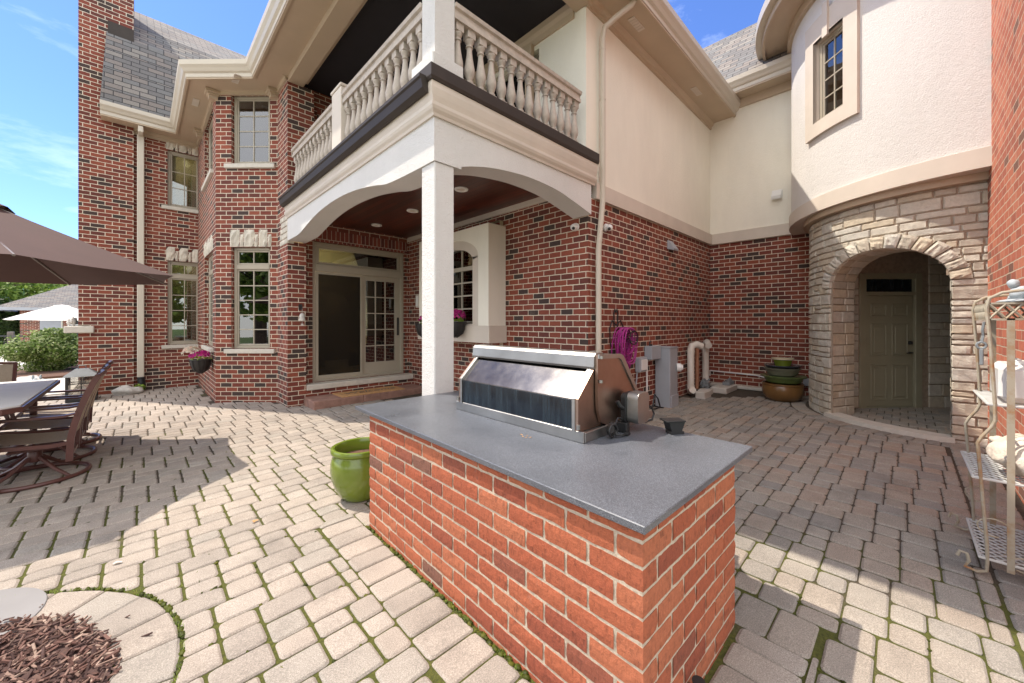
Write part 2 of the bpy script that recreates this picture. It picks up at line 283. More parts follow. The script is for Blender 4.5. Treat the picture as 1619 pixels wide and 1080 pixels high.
# ------------------------------------------------------------------ mesh builder
def chain(o):
    v = Vector((0, 0, 0))
    while o is not None: v += o.location; o = o.parent
    return v
class MB:
    def __init__(s): s.v = []; s.f = []; s.uv = []; s.r = []; s.m = []; s.cur = 0; s.rnd = 0.0
    def face(s, pts, uv=None, r=None, m=None):
        i = len(s.v); s.v += [tuple(p) for p in pts]; s.f.append(tuple(range(i, i+len(pts)))); s.uv.append(uv); s.r.append(s.rnd if r is None else r); s.m.append(s.cur if m is None else m)
    def shared(s, verts, faces, r=None, m=None):
        i = len(s.v); s.v += [tuple(p) for p in verts]
        for f in faces: s.f.append(tuple(i+k for k in f)); s.uv.append(None); s.r.append(s.rnd if r is None else r); s.m.append(s.cur if m is None else m)
    def box(s, x0, x1, y0, y1, z0, z1, bev=0, xf=None, r=None, m=None):
        if bev:
            b = min(bev, (x1-x0)*.45, (y1-y0)*.45, (z1-z0)*.45)
            V = []; F = []
            for z, k in ((z0, b), (z0+b, 0), (z1-b, 0), (z1, b)):
                for (x, y) in ((x0+k, y0+b if k else y0+b), ):
                    pass
                ring = [(x0+b, y0+k), (x1-b, y0+k), (x1-k, y0+b), (x1-k, y1-b), (x1-b, y1-k), (x0+b, y1-k), (x0+k, y1-b), (x0+k, y0+b)]
                V += [(px, py, z) for px, py in ring]
            for l in range(3):
                for i in range(8): F.append((l*8+i, l*8+(i+1) % 8, (l+1)*8+(i+1) % 8, (l+1)*8+i))
            F.append(tuple(range(7, -1, -1))); F.append(tuple(range(24, 32)))
        else:
            V = [(x0, y0, z0), (x1, y0, z0), (x1, y1, z0), (x0, y1, z0), (x0, y0, z1), (x1, y0, z1), (x1, y1, z1), (x0, y1, z1)]
            F = [(0, 3, 2, 1), (4, 5, 6, 7), (0, 1, 5, 4), (1, 2, 6, 5), (2, 3, 7, 6), (3, 0, 4, 7)]
        if xf: V = [tuple(xf @ Vector(p)) for p in V]
        s.shared(V, F, r, m)
    def prism(s, poly, fn, d0, d1, r=None, m=None):
        # poly: list of (a,b); fn(a,b,d)->xyz ; extruded from d0 to d1
        n = len(poly); A = [fn(a, b, d0) for a, b in poly]; B = [fn(a, b, d1) for a, b in poly]
        s.shared(A+B, [tuple(range(n)), tuple(range(2*n-1, n-1, -1))] + [(i, i+n, (i+1) % n+n, (i+1) % n) for i in range(n)], r, m)
    def tube(s, pts, rad, seg=8, caps=True, closed=False, r=None, m=None):
        P = [Vector(p) for p in pts]; n = len(P); V = []; F = []
        rads = rad if isinstance(rad, (list, tuple)) else [rad]*n
        up = None
        for i, p in enumerate(P):
            if closed: d = (P[(i+1) % n]-P[i-1])
            else: d = (P[min(i+1, n-1)]-P[max(i-1, 0)])
            if d.length < 1e-9: d = Vector((0, 0, 1))
            d.normalize()
            if up is None:
                up = Vector((0, 0, 1)) if abs(d.z) < .9 else Vector((1, 0, 0))
            a = d.cross(up)
            if a.length < 1e-4: a = d.cross(Vector((1, 0, 0)))
            a.normalize(); b_ = a.cross(d).normalized(); up = b_
            for k in range(seg):
                t_ = 2*pi*k/seg; V.append(p+a*cos(t_)*rads[i]+b_*sin(t_)*rads[i])
        L = n if closed else n-1
        for i in range(L):
            j = (i+1) % n
            for k in range(seg): F.append((i*seg+k, i*seg+(k+1) % seg, j*seg+(k+1) % seg, j*seg+k))
        if caps and not closed: F.append(tuple(range(seg-1, -1, -1))); F.append(tuple((n-1)*seg+k for k in range(seg)))
        s.shared(V, F, r, m)
    def lathe(s, prof, c=(0, 0, 0), seg=24, r=None, m=None, sq=None):
        V = []; F = []; n = len(prof)
        for (rr, z) in prof:
            for k in range(seg): t_ = 2*pi*k/seg; V.append((c[0]+rr*cos(t_), c[1]+rr*sin(t_), c[2]+z))
        for i in range(n-1):
            for k in range(seg): F.append((i*seg+k, i*seg+(k+1) % seg, (i+1)*seg+(k+1) % seg, (i+1)*seg+k))
        if prof[0][0] > 1e-4: F.append(tuple(range(seg-1, -1, -1)))
        if prof[-1][0] > 1e-4: F.append(tuple((n-1)*seg+k for k in range(seg)))
        s.shared(V, F, r, m)
    def sweep(s, path, prof, r=None, m=None, ends=True):
        # path: 2D points; prof: closed polygon [(offset to the right of travel, z)], mitred
        n = len(path); k = len(prof); V = []; F = []
        P = [Vector(p) for p in path]
        for i in range(n):
            d0 = (P[i]-P[i-1]).normalized() if i else None; d1 = (P[i+1]-P[i]).normalized() if i < n-1 else None
            a = Vector(((d0 or d1).y, -(d0 or d1).x)); b_ = Vector(((d1 or d0).y, -(d1 or d0).x))
            nn = (a+b_); nn.normalize(); nn = nn/max(.3, nn.dot(a))
            for (o, z) in prof: V.append((P[i].x+nn.x*o, P[i].y+nn.y*o, z))
        for i in range(n-1):
            for j in range(k): F.append((i*k+j, i*k+(j+1) % k, (i+1)*k+(j+1) % k, (i+1)*k+j))
        if ends: F.append(tuple(range(k-1, -1, -1))); F.append(tuple((n-1)*k+j for j in range(k)))
        s.shared(V, F, r, m)
    def wall(s, p0, p1, z0, z1, holes=(), depth=.1, r=None, m=None, top=None):
        # vertical wall from p0 to p1, outward = right of travel; holes [(u0,u1,z0,z1)] with reveals going inward
        P0 = Vector(p0); P1 = Vector(p1); L = (P1-P0).length; d = (P1-P0)/L; n = Vector((d.y, -d.x))
        us = sorted({0, L, *[h[0] for h in holes], *[h[1] for h in holes]}); zs = sorted({z0, z1, *[h[2] for h in holes], *[h[3] for h in holes]})
        us = [u for u in us if 0 <= u <= L]; zs = [z for z in zs if z0 <= z <= z1]
        def q(u, z, o=0): p = P0+d*u-n*o; return (p.x, p.y, z)
        for i in range(len(us)-1):
            for j in range(len(zs)-1):
                um = (us[i]+us[i+1])/2; zm = (zs[j]+zs[j+1])/2
                if any(h[0] < um < h[1] and h[2] < zm < h[3] for h in holes): continue
                s.face([q(us[i], zs[j]), q(us[i+1], zs[j]), q(us[i+1], zs[j+1]), q(us[i], zs[j+1])], r=r, m=m)
        for (a, b_, c, e) in holes:
            s.face([q(a, c), q(a, e), q(a, e, depth), q(a, c, depth)], r=r, m=m); s.face([q(b_, e), q(b_, c), q(b_, c, depth), q(b_, e, depth)], r=r, m=m)
            s.face([q(a, e), q(b_, e), q(b_, e, depth), q(a, e, depth)], r=r, m=m); s.face([q(b_, c), q(a, c), q(a, c, depth), q(b_, c, depth)], r=r, m=m)
    def build(s, name, mats, parent=None, world=True, smooth=False, loc=None, kind=None):
        me = bpy.data.meshes.new(name)
        off = chain(parent) if (parent is not None and world) else Vector((0, 0, 0))
        vs = [(p[0]-off.x, p[1]-off.y, p[2]-off.z) for p in s.v]
        me.from_pydata(vs, [], s.f)
        if not isinstance(mats, (list, tuple)): mats = [mats]
        for x in mats: me.materials.append(M[x] if isinstance(x, str) else x)
        me.polygons.foreach_set('material_index', s.m)
        at = me.attributes.new('rnd', 'FLOAT', 'FACE'); at.data.foreach_set('value', [float(x) for x in s.r])
        uvl = me.uv_layers.new(name='UVMap'); data = []
        for fi, f in enumerate(s.f):
            if s.uv[fi]:
                for u in s.uv[fi]: data += [u[0], u[1]]
                continue
            a = Vector(s.v[f[0]]); nrm = Vector((0, 0, 0))
            for k in range(len(f)):
                p = Vector(s.v[f[k]])-a; q = Vector(s.v[f[(k+1) % len(f)]])-a; nrm += p.cross(q)
            if nrm.length < 1e-12: nrm = Vector((0, 0, 1))
            nrm.normalize()
            if abs(nrm.z) > .97:
                for k in f: data += [s.v[k][0], s.v[k][1]]
            else:
                tg = Vector((-nrm.y, nrm.x, 0)).normalized(); bt = nrm.cross(tg)
                if abs(nrm.z) < .05: bt = Vector((0, 0, 1))
                for k in f:
                    p = Vector(s.v[k]); data += [p.dot(tg), p.dot(bt)]
        uvl.data.foreach_set('uv', data)
        if smooth:
            me.polygons.foreach_set('use_smooth', [True]*len(s.f))
        me.update()
        o = bpy.data.objects.new(name, me); COL.objects.link(o)
        if parent is not None: o.parent = parent
        if loc is not None: o.location = loc
        if smooth == 'auto':
            bm = bmesh.new(); bm.from_mesh(me)
            for e in bm.edges:
                if len(e.link_faces) == 2 and e.calc_face_angle(0) > radians(35): e.smooth = False
            bm.to_mesh(me); bm.free()
        if kind: o['kind'] = kind
        return o
def empty(name, loc=(0, 0, 0), rz=0, label=None, cat=None, group=None):
    o = bpy.data.objects.new(name, None); COL.objects.link(o); o.location = loc; o.rotation_euler = (0, 0, rz); o.empty_display_size = .1
    tag(o, label, cat, group); return o
def tag(o, label=None, cat=None, group=None, kind=None):
    for k, v in (('label', label), ('category', cat), ('group', group), ('kind', kind)):
        if v: o[k] = v
    return o
def gz(x, y): return .012*x-.006*y          # the patio falls gently away from the house
def arc(c, r, a0, a1, n): return [(c[0]+r*cos(radians(a0+(a1-a0)*i/n)), c[1]+r*sin(radians(a0+(a1-a0)*i/n))) for i in range(n+1)]
def blob(mb, c, rx, ry, rz, seed=0, amp=.15, fr=1.5, seg=20, rings=12, m=None, r=None, rough=None):
    V = []; F = []
    for i in range(rings+1):
        th = pi*i/rings
        for k in range(seg):
            ph = 2*pi*k/seg; d = Vector((sin(th)*cos(ph), sin(th)*sin(ph), cos(th)))
            s_ = 1+amp*noise.noise(d*fr+Vector((seed*3.1, seed*1.7, seed)))*2
            V.append((c[0]+d.x*rx*s_, c[1]+d.y*ry*s_, c[2]+d.z*rz*s_))
    for i in range(rings):
        for k in range(seg): F.append((i*seg+k, (i+1)*seg+k, (i+1)*seg+(k+1) % seg, i*seg+(k+1) % seg))
    mb.shared(V, F, r, m)
def leaves(mb, pos, n, size, spread, rng, m=None, tilt=1.0, flat=.6):
    # n little folded leaves inside ellipsoids pos=[(c,(rx,ry,rz))]
    for _ in range(n):
        c, rr = rng.choice(pos)
        while True:
            d = Vector((rng.uniform(-1, 1), rng.uniform(-1, 1), rng.uniform(-1, 1)))
            if .25 < d.length < 1: break
        d *= (d.length**-.45)*.97 if d.length > .3 else 1
        p = Vector((c[0]+d.x*rr[0], c[1]+d.y*rr[1], c[2]+d.z*rr[2]))
        s_ = size*rng.uniform(.6, 1.4)
        nrm = (d.normalized()*.8+Vector((rng.uniform(-1, 1), rng.uniform(-1, 1), rng.uniform(-.4, 1.2)))).normalized()
        a = nrm.cross(Vector((rng.uniform(-1, 1), rng.uniform(-1, 1), rng.uniform(-1, 1))))
        if a.length < 1e-3: continue
        a.normalize(); b_ = nrm.cross(a)
        mb.face([p-a*s_, p+b_*s_*flat, p+a*s_, p-b_*s_*flat], r=rng.random(), m=m)

# ================================================================== GROUND
mb = MB()
for (x0, x1, y0, y1) in ((-60, 60, -60, 90),):
    mb.face([(x0, y0, gz(x0, y0)-.16), (x1, y0, gz(x1, y0)-.16), (x1, y1, gz(x1, y1)-.16), (x0, y1, gz(x0, y1)-.16)])
mb.build('lawn', 'grass', kind='structure')
mb = MB()
X0, X1, Y0, Y1 = -4.6, 9.2, -2.6, 13.2
nx, ny = 40, 46
for i in range(nx):
    for j in range(ny):
        q = []
        for a, b_ in ((i, j), (i+1, j), (i+1, j+1), (i, j+1)):
            x = X0+(X1-X0)*a/nx; y = Y0+(Y1-Y0)*b_/ny; q.append((x, y, gz(x, y)-.0105))
        mb.face(q)
mb.build('patio_bed', 'joint', kind='structure')

# --- individual pavers, one mesh of the paved surface
mb = MB()
def clip(poly, a, b, c):   # keep a*x+b*y<=c
    out = []
    for i in range(len(poly)):
        p, q = poly[i], poly[(i+1) % len(poly)]; fp = a*p[0]+b*p[1]-c; fq = a*q[0]+b*q[1]-c
        if fp <= 0: out.append(p)
        if (fp < 0 < fq) or (fq < 0 < fp): t_ = fp/(fp-fq); out.append((p[0]+(q[0]-p[0])*t_, p[1]+(q[1]-p[1])*t_))
    return out
def area(p): return abs(sum(p[i][0]*p[(i+1) % len(p)][1]-p[(i+1) % len(p)][0]*p[i][1] for i in range(len(p))))/2
def paver(poly, gap=.0038, rad=.020, detail=2):
    n = len(poly)
    if n < 3 or area(poly) < .0032: return
    if min(max(p[0] for p in poly)-min(p[0] for p in poly), max(p[1] for p in poly)-min(p[1] for p in poly)) < .032: return
    if sum(poly[i][0]*poly[(i+1) % n][1]-poly[(i+1) % n][0]*poly[i][1] for i in range(n)) < 0: poly = poly[::-1]
    cx = sum(p[0] for p in poly)/n; cy = sum(p[1] for p in poly)/n
    ins = []
    for i in range(n):
        p = Vector(poly[i]); a = (Vector(poly[i-1])-p); b_ = (Vector(poly[(i+1) % n])-p)
        la, lb = a.length, b_.length
        if la < 1e-4 or lb < 1e-4: continue
        a /= la; b_ /= lb; s_ = a+b_
        if s_.length < .05: continue
        s_.normalize(); sn = max(.25, abs(a.x*b_.y-a.y*b_.x)); k = gap/sn
        c0 = p+(a+b_)*k; rr = min(rad*R.uniform(.7, 1.4), la*.4, lb*.4)
        if detail > 1: ins += [c0+a*rr, c0+(a+b_)*rr*.27, c0+b_*rr]
        else: ins += [c0+a*rr*.6, c0+b_*rr*.6]
    m_ = len(ins)
    if m_ < 3: return
    hz = R.uniform(-.0016, .0016); tx, ty = R.uniform(-.008, .008), R.uniform(-.008, .008)
    def z(x, y, dz): return gz(x, y)+hz+tx*(x-cx)+ty*(y-cy)+dz
    ch = .010
    top = []; out = []; low = []
    for p in ins:
        if detail > 1: p = p+Vector((R.uniform(-1, 1), R.uniform(-1, 1)))*.0012
        d = Vector((cx-p.x, cy-p.y)); L = d.length; q = p+d/L*ch*1.3
        top.append((q.x, q.y, z(q.x, q.y, 0))); out.append((p.x, p.y, z(p.x, p.y, -.0075)))
        if detail > 1: low.append((p.x, p.y, z(p.x, p.y, -.03)))
    r = R.random()
    F = [tuple(range(m_))]+[(i, m_+i, m_+(i+1) % m_, (i+1) % m_) for i in range(m_)]
    if detail > 1: F += [(m_+i, 2*m_+i, 2*m_+(i+1) % m_, m_+(i+1) % m_) for i in range(m_)]
    mb.shared(top+out+low, F, r)
# counter frame, slightly turned
KA = radians(-1.1); KO = Vector((1.172, .591)); kx = Vector((cos(KA), sin(KA))); ky = Vector((-sin(KA), cos(KA)))
def K(a, b, z=0): p = KO+kx*a+ky*b; return (p.x, p.y, z)
MC = Vector((-.955, 2.437)); MR0, MR1 = .87, 1.10        # mulch circle
HOUSE = [lambda x, y: x > 4.30 and y > 2.95, lambda x, y: x > 1.86 and y > 7.66, lambda x, y: x > 1.02 and y > 9.2 , lambda x, y: y > 12.28 and x > -1.0,
         lambda x, y: x > 1.0 and y > 9.25-(x-1.04)]
p_, P_, W_, m1, s1 = .170, .168, .243, .168, .132
bx, by = -(W_-p_), -(P_+m1+s1)
OX, OY = .517, 2.868
for j in range(-34, 40):
    for i in range(-90, 100):
        x = OX+i*p_+j*bx; y = OY-i*P_+j*by
        if not (-4.5 < x < 9.2 and -2.5 < y < 13.0): continue
        rects = [(x, x+W_, y-P_, y), (x, x+p_, y-P_-m1, y-P_), (x, x+p_, y-P_-m1-s1, y-P_-m1)]
        if R.random() < .5: rects[1:] = [(x, x+p_, y-P_-s1, y-P_), (x, x+p_, y-P_-m1-s1, y-P_-s1)]
        for (a, b_, c, d) in rects:
            cx, cy = (a+b_)/2, (c+d)/2
            if any(h(cx, cy) for h in HOUSE): continue
            dist = hypot(cx, cy)
            a += .0035; b_ -= .0035; poly = [(a, c), (b_, c), (b_, d), (a, d)]
            # border of the kitchen
            l = Vector((cx, cy))-KO; la, lb = l.dot(kx), l.dot(ky)
            A0, A1, B0, B1 = -.275, 1.20, -.29, 2.42
            if -.45 < la < 1.4 and -.5 < lb < 2.7:
                if A0 < la < A1 and B0 < lb < B1: 
                    # trim to whichever side is nearest
                    pass
                side = min(((la-A0), 0), ((A1-la), 1), ((lb-B0), 2), ((B1-lb), 3))
                inside = A0 < la < A1 and B0 < lb < B1
                if inside and side[0] > .14: continue
                k = side[1]
                if inside or side[0] > -.16:
                    if k == 0 and B0-.02 < lb < B1+.02: poly = clip(poly, kx.x, kx.y, KO.dot(kx)+A0)
                    elif k == 1 and B0-.02 < lb < B1+.02: poly = clip(poly, -kx.x, -kx.y, -(KO.dot(kx)+A1))
                    elif k == 2 and A0-.02 < la < A1+.02: poly = clip(poly, ky.x, ky.y, KO.dot(ky)+B0)
                    elif k == 3 and A0-.02 < la < A1+.02: poly = clip(poly, -ky.x, -ky.y, -(KO.dot(ky)+B1))
                    if len(poly) < 3: continue
            l = Vector((cx, cy))-MC; L = l.length
            if L < MR1+.16:
                if L < MR1-.14: continue
                l /= L; poly = clip(poly, -l.x, -l.y, -(MC.dot(l)+MR1))
                if len(poly) < 3: continue
            if cy < -.42: 
                if cx > 2.0: continue
            elif cy < -.25 and cx > 2.0: poly = clip(poly, 0, -1, .36)
            # turret border
            l = Vector((cx-8.44, cy+.455)); L = l.length
            if L < 2.0:
                if L < 1.72: continue
                l /= L; poly = clip(poly, -l.x, -l.y, -(8.44*l.x-.455*l.y+1.86))
                if len(poly) < 3: continue
            paver(poly, detail=2 if dist < 7.5 else 1)
# soldier borders
def krect(a0, a1, b0, b1, **k): paver([K(a0, b0)[:2], K(a1, b0)[:2], K(a1, b1)[:2], K(a0, b1)[:2]], **k)
b = -.29
while b < 2.42:
    w = R.uniform(.155, .175); krect(-.275, -.018, b, min(b+w, 2.45)); krect(.93, 1.2, b, min(b+w, 2.45)); b += w
a = -.02
while a < .93:
    w = R.uniform(.155, .175); krect(a, min(a+w, .93), -.29, -.02); krect(a, min(a+w, .93), 2.17, 2.42); a += w
n = 26
for i in range(n):
    t0, t1 = 2*pi*i/n, 2*pi*(i+1)/n
    pts = [(MC.x+cos(t)*rr, MC.y+sin(t)*rr) for rr, t in ((MR0, t0), (MR1-.005, t0), (MR1-.005, (t0+t1)/2), (MR1-.005, t1), (MR0, t1))]
    paver(pts, gap=.003, rad=.012)
y = 2.0
while y < 9.2:
    w = R.uniform(.155, .18); paver([(y, -.62), (y+w, -.62), (y+w, -.37), (y, -.37)]); y += w
n = 34
for i in range(n):
    t0, t1 = radians(65+125*i/n), radians(65+125*(i+1)/n)
    paver([(8.44+cos(t)*rr, -.455+sin(t)*rr) for rr, t in ((1.64, t0), (1.85, t0), (1.85, t1), (1.64, t1))])
# vestibule floor
for i in range(12):
    for j in range(9):
        x = 6.75+i*.24; y = -.65+j*.17+(.085 if i % 2 else 0)
        if hypot(x+.12-8.44, y+.085+.455) < 1.35: paver([(x, y), (x+.24, y), (x+.24, y+.17), (x, y+.17)], detail=1)
mb.build('patio_paving', 'paver', kind='structure')

# pool deck and mulch beds beyond
mb = MB(); 
def gsheet(name, poly, dz, mat, kind='structure', th=0):
    m_ = MB(); 
    if th: m_.prism(poly, lambda a, b_, d: (a, b_, gz(a, b_)+dz+d), 0, th)
    else: m_.face([(a, b_, gz(a, b_)+dz) for a, b_ in poly])
    return m_.build(name, mat, kind=kind)
gsheet('pool_deck', [(-30, 13.2), (-1.15, 13.2), (-1.15, 45), (-30, 45)], -.02, 'concrete')
gsheet('path', [(-30, -2.6), (-4.6, -2.6), (-4.6, 13.2), (-30, 13.2)], -.02, 'concrete')
m_ = MB(); m_.prism([(-2.9, 17.3), (-1.2, 17.3), (-1.2, 24), (-4.2, 24), (-4.2, 19.4), (-2.9, 19.0)], lambda a, b_, d: (a, b_, gz(a, b_)-.01+d), 0, .05); m_.build('planting_bed', 'soil', kind='structure')

# ================================================================== HOUSE
house = empty("house", (4.38, 7.85, 0), 0, "large two storey red brick and cream stucco house with balcony and round stone turret", "house")
H = house
def frame_xf(p0, p1, u, o=0):
    P0 = Vector(p0); P1 = Vector(p1); d = (P1-P0).normalized(); n = Vector((d.y, -d.x)); b_ = P0+d*u-n*o
    return Matrix(((d.x, -n.x, 0, b_.x), (d.y, -n.y, 0, b_.y), (0, 0, 1, 0), (0, 0, 0, 1)))
def window(parent, p0, p1, u0, u1, z0, z1, cols, rows, transom=None, trows=1, rec=.07, sill=True, lintel=None, curtain=None, label=None, room=.9, roomcol='room', e=.08):
    w = u1-u0; X = frame_xf(p0, p1, u0, rec)
    m = MB(); fw = .055
    def fr(a0, a1, c0, c1, y0=0, y1=.06): m.box(a0, a1, y0, y1, c0, c1, bev=.006, xf=X)
    fr(.002, fw, z0, z1); fr(w-fw, w-.002, z0, z1); fr(fw+.001, w-fw-.001, z0+.001, z0+fw); fr(fw+.001, w-fw-.001, z1-fw, z1-.001)
    secs = [(z0+fw, z1-fw, rows)]
    if transom:
        fr(fw+.001, w-fw-.001, transom-.045, transom+.045, -.008, .062); secs = [(z0+fw, transom-.045, rows), (transom+.045, z1-fw, trows)]
    for (a, b_, rws) in secs:
        sw = .032
        fr(fw+.001, fw+sw, a+.001, b_-.001, .012, .05); fr(w-fw-sw, w-fw-.001, a+.001, b_-.001, .012, .05)
        fr(fw+sw, w-fw-sw, a+.001, a+sw, .013, .049); fr(fw+sw, w-fw-sw, b_-sw, b_-.001, .013, .049)
        A0, A1, B0, B1 = fw+sw, w-fw-sw, a+sw, b_-sw
        for i in range(1, cols):
            c = A0+(A1-A0)*i/cols; m.box(c-.009, c+.009, .017, .043, B0, B1, xf=X)
        for i in range(1, rws):
            c = B0+(B1-B0)*i/rws; m.box(A0, A1, .0185, .0415, c-.009, c+.009, xf=X)
    o = m.build('window', 'win_frame', parent)
    if label: o['label'] = label
    g = MB(); g.box(fw, w-fw, .028, .032, z0+fw, z1-fw, xf=X); g.build('pane', 'glass', o)
    if sill:
        g = MB(); g.box(-.11, w+.11, -rec-.055, .01, z0-.085, z0-.002, bev=.008, xf=X); g.build('sill', 'sill', o)
    if lintel:
        g = MB(); a = -.03; rr = random.Random(int(u0*100+z1*10)); ks = [.19, .075, .20, .075, .17, .075, .2, .1]
        W2 = w+.06; tot = 0; seq = []
        while tot < W2-.05: k = ks[len(seq) % 8]*(W2/.76)*.98; seq.append(k); tot += k
        f = W2/sum(seq); 
        for idx, k in enumerate(seq):
            k *= f; hgt = .33 if idx % 2 == 0 else .24
            def stone_box(x0_, x1_, zz0, zz1, y0_):
                N = 4; V = []; F = []
                for jj in range(N+1):
                    for ii in range(N+1):
                        px = x0_+(x1_-x0_)*ii/N; pz = zz0+(zz1-zz0)*jj/N; ed = min(ii, N-ii, jj, N-jj) == 0
                        V.append(tuple(X @ Vector((px, y0_+(.012 if ed else rr.uniform(-.022, .004)), pz))))
                for jj in range(N):
                    for ii in range(N): F.append((jj*(N+1)+ii, jj*(N+1)+ii+1, (jj+1)*(N+1)+ii+1, (jj+1)*(N+1)+ii))
                g.shared(V, F, rr.random())
                g.box(x0_+.001, x1_-.001, y0_+.012, .05, zz0, zz1, xf=X)
            stone_box(a+.004, a+k-.004, z1+.003, z1+hgt, -rec-.012); a += k
        g.build('lintel', 'rough_stone', o)
    g = MB(); D = room
    def rq(*pp): g.face([tuple(X @ Vector(p)) for p in pp])
    rq((-e, D, z0-.4), (w+e, D, z0-.4), (w+e, D, z1+.3), (-e, D, z1+.3)); rq((-e, .1, z0-.4), (-e, D, z0-.4), (-e, D, z1+.3), (-e, .1, z1+.3)); rq((w+e, D, z0-.4), (w+e, .1, z0-.4), (w+e, .1, z1+.3), (w+e, D, z1+.3))
    rq((-e, .1, z1+.3), (-e, D, z1+.3), (w+e, D, z1+.3), (w+e, .1, z1+.3)); rq((-e, .1, z0-.4), (w+e, .1, z0-.4), (w+e, D, z0-.4), (-e, D, z0-.4))
    g.build('room_interior', roomcol, o)
    if curtain:
        g = MB()
        for (c0, c1, q0, q1) in curtain:
            N = 40; V = []; F = []
            for i in range(N+1):
                a = c0+(c1-c0)*i/N; yy = .12+.025*sin(i*1.3)
                V += [tuple(X @ Vector((a, yy, q0))), tuple(X @ Vector((a, yy, q1)))]
            for i in range(N): F.append((2*i, 2*i+2, 2*i+3, 2*i+1))
            g.shared(V, F)
        g.build('curtain', 'curtain', o, smooth=True)
    return o

def wallpart(p0, p1, z0, z1, holes=(), mat='brick_house', depth=.09, label=None):
    m = MB(); m.wall(p0, p1, z0, z1, holes, depth); o = m.build('wall', mat, H)
    if label: o['label'] = label
    return o
# -- main left wall and chimney
MW0, MW1 = (-.10, 12.25), (1.04, 12.25)
wl_, wu_ = (.575, 1.24, .95, 2.97), (.575, 1.24, 4.27, 5.62)
m = MB(); m.wall(MW0, MW1, -.3, 5.95, [(h[0], 1.139, h[2], h[3]) for h in (wl_, wu_)], .09); m.build('wall', 'brick_house', H)
window(H, MW0, (1.30, 12.25), .575, 1.20, .95, 2.97, 2, 4, transom=2.60, lintel=True, curtain=[(.0, .10, 1.0, 2.5)], roomcol='room')
window(H, MW0, (1.30, 12.25), .575, 1.20, 4.27, 5.62, 2, 3, lintel=True, curtain=[(.0, .16, 4.3, 5.6)])
m = MB(); m.box(-.93, -.10, 12.16, 13.6, -.3, 12.5); m.build('chimney', 'brick_house', H)
m = MB(); m.box(-1.12, -.70, 12.02, 12.9, 1.27, 1.41, bev=.012); m.build('chimney_shelf', 'sill', H)
m = MB(); m.box(-.50, -.095, 12.145, 12.16, 7.72, 8.10); m.build('chimney_flashing', 'flashing', H)
# -- bay, two storeys
B0, B1, B2, B3 = (1.04, 12.25), (1.04, 9.184), (1.886, 8.343), (1.886, 7.66)
bh = [(.30, 1.045, .985, 2.935), (.30, 1.045, 4.515, 5.86)]
m = MB(); sh = [(1.35, 2.65, .985, 2.935), (1.35, 2.65, 4.515, 5.86)]
m.wall(B0, B1, -.3, 5.95, sh, .09); m.wall(B1, B2, -.3, 5.95, bh, .09); m.wall(B2, B3, -.3, 5.86)
m.build('bay_wall', 'brick_house', H)
window(H, B0, B1, 1.35, 2.65, .985, 2.935, 3, 5, transom=2.57, lintel=True); window(H, B0, B1, 1.35, 2.65, 4.515, 5.86, 3, 3)
window(H, B1, B2, .30, 1.045, .985, 2.935, 2, 5, transom=2.56, lintel=True, curtain=[(.02, .2, 1.0, 2.5)], label='ground floor bay window with a rough stone lintel')
window(H, B1, B2, .30, 1.045, 4.515, 5.86, 2, 4, label='upper bay window')
# -- pier beside the doors and the recessed door wall
m = MB(); m.wall((1.886, 7.66), (2.191, 7.66), -.3, 2.94); m.wall((2.191, 7.66), (2.191, 7.86), -.3, 2.94); m.wall((1.886, 7.66), (2.32, 7.66), 3.74, 5.80); m.wall((2.32, 7.66), (2.32, 7.9), 3.74, 5.8); m.build('pier', 'brick_house', H)
m = MB(); rr = random.Random(4)
for k in range(5):       # stone quoins turning the corner over the pier
    z0 = 2.90+k*.105; m.box(1.872, 1.872+rr.uniform(.1, .16), 7.645, 7.645+.5-rr.uniform(0, .12), z0+.006, z0+.1, bev=.008)
m.build('quoin', 'rough_stone', H)
DW0, DW1 = (2.19, 7.85), (4.40, 7.85)
m = MB(); m.wall(DW0, DW1, -.3, 3.45, [(.165, 2.09, .34, 3.05)], .10); m.wall((1.9, 7.90), (4.4, 7.90), 3.7, 5.95, [(.75, 2.0, 3.8, 5.35)], .1)
m.build('wall', 'brick_house', H)
for (x0, x1, ya, z0, z1) in ((2.30, 4.33, 7.835, 3.055, 3.29), (2.45, 4.2, 7.885, 5.36, 5.62)):
    m = MB(); m.box(x0, x1, ya, ya+.014, z0, z1); o = m.build('soldier_course', 'soldier', H)
    me = o.data; uv = me.uv_layers[0].data
    for l in me.loops:
        v = me.vertices[l.vertex_index].co; uv[l.index].uv = (v.x, v.z+.02)
# -- sliding patio door with transom and screen
Xd = frame_xf(DW0, DW1, .165, .05); W2 = 1.925
m = MB(); Z0, Z1, TR = .34, 3.05, 2.53
m.box(.003, .07, 0, .12, Z0, Z1-.003, bev=.006, xf=Xd); m.box(W2-.07, W2-.003, 0, .12, Z0, Z1-.003, bev=.006, xf=Xd); m.box(.071, W2-.071, 0, .12, Z1-.08, Z1-.003, bev=.006, xf=Xd)
m.box(.071, W2-.071, -.012, .12, TR-.05, TR+.10, bev=.01, xf=Xd); m.box(.071, W2-.071, 0, .13, Z0+.001, Z0+.05, bev=.006, xf=Xd)
m.box(.071, .14, .03, .09, TR+.1, Z1-.08, xf=Xd); m.box(W2-.14, W2-.071, .03, .09, TR+.1, Z1-.08, xf=Xd); m.box(.141, W2-.141, .031, .089, TR+.1, TR+.14, xf=Xd); m.box(.141, W2-.141, .031, .089, Z1-.12, Z1-.08, xf=Xd)
door = m.build('patio_door', 'win_frame', H)
g = MB(); g.box(.14, W2-.14, .055, .06, TR+.14, Z1-.12, xf=Xd); g.build('transom_pane', 'glass', door)
g = MB(); c0, c1 = .99, W2-.07
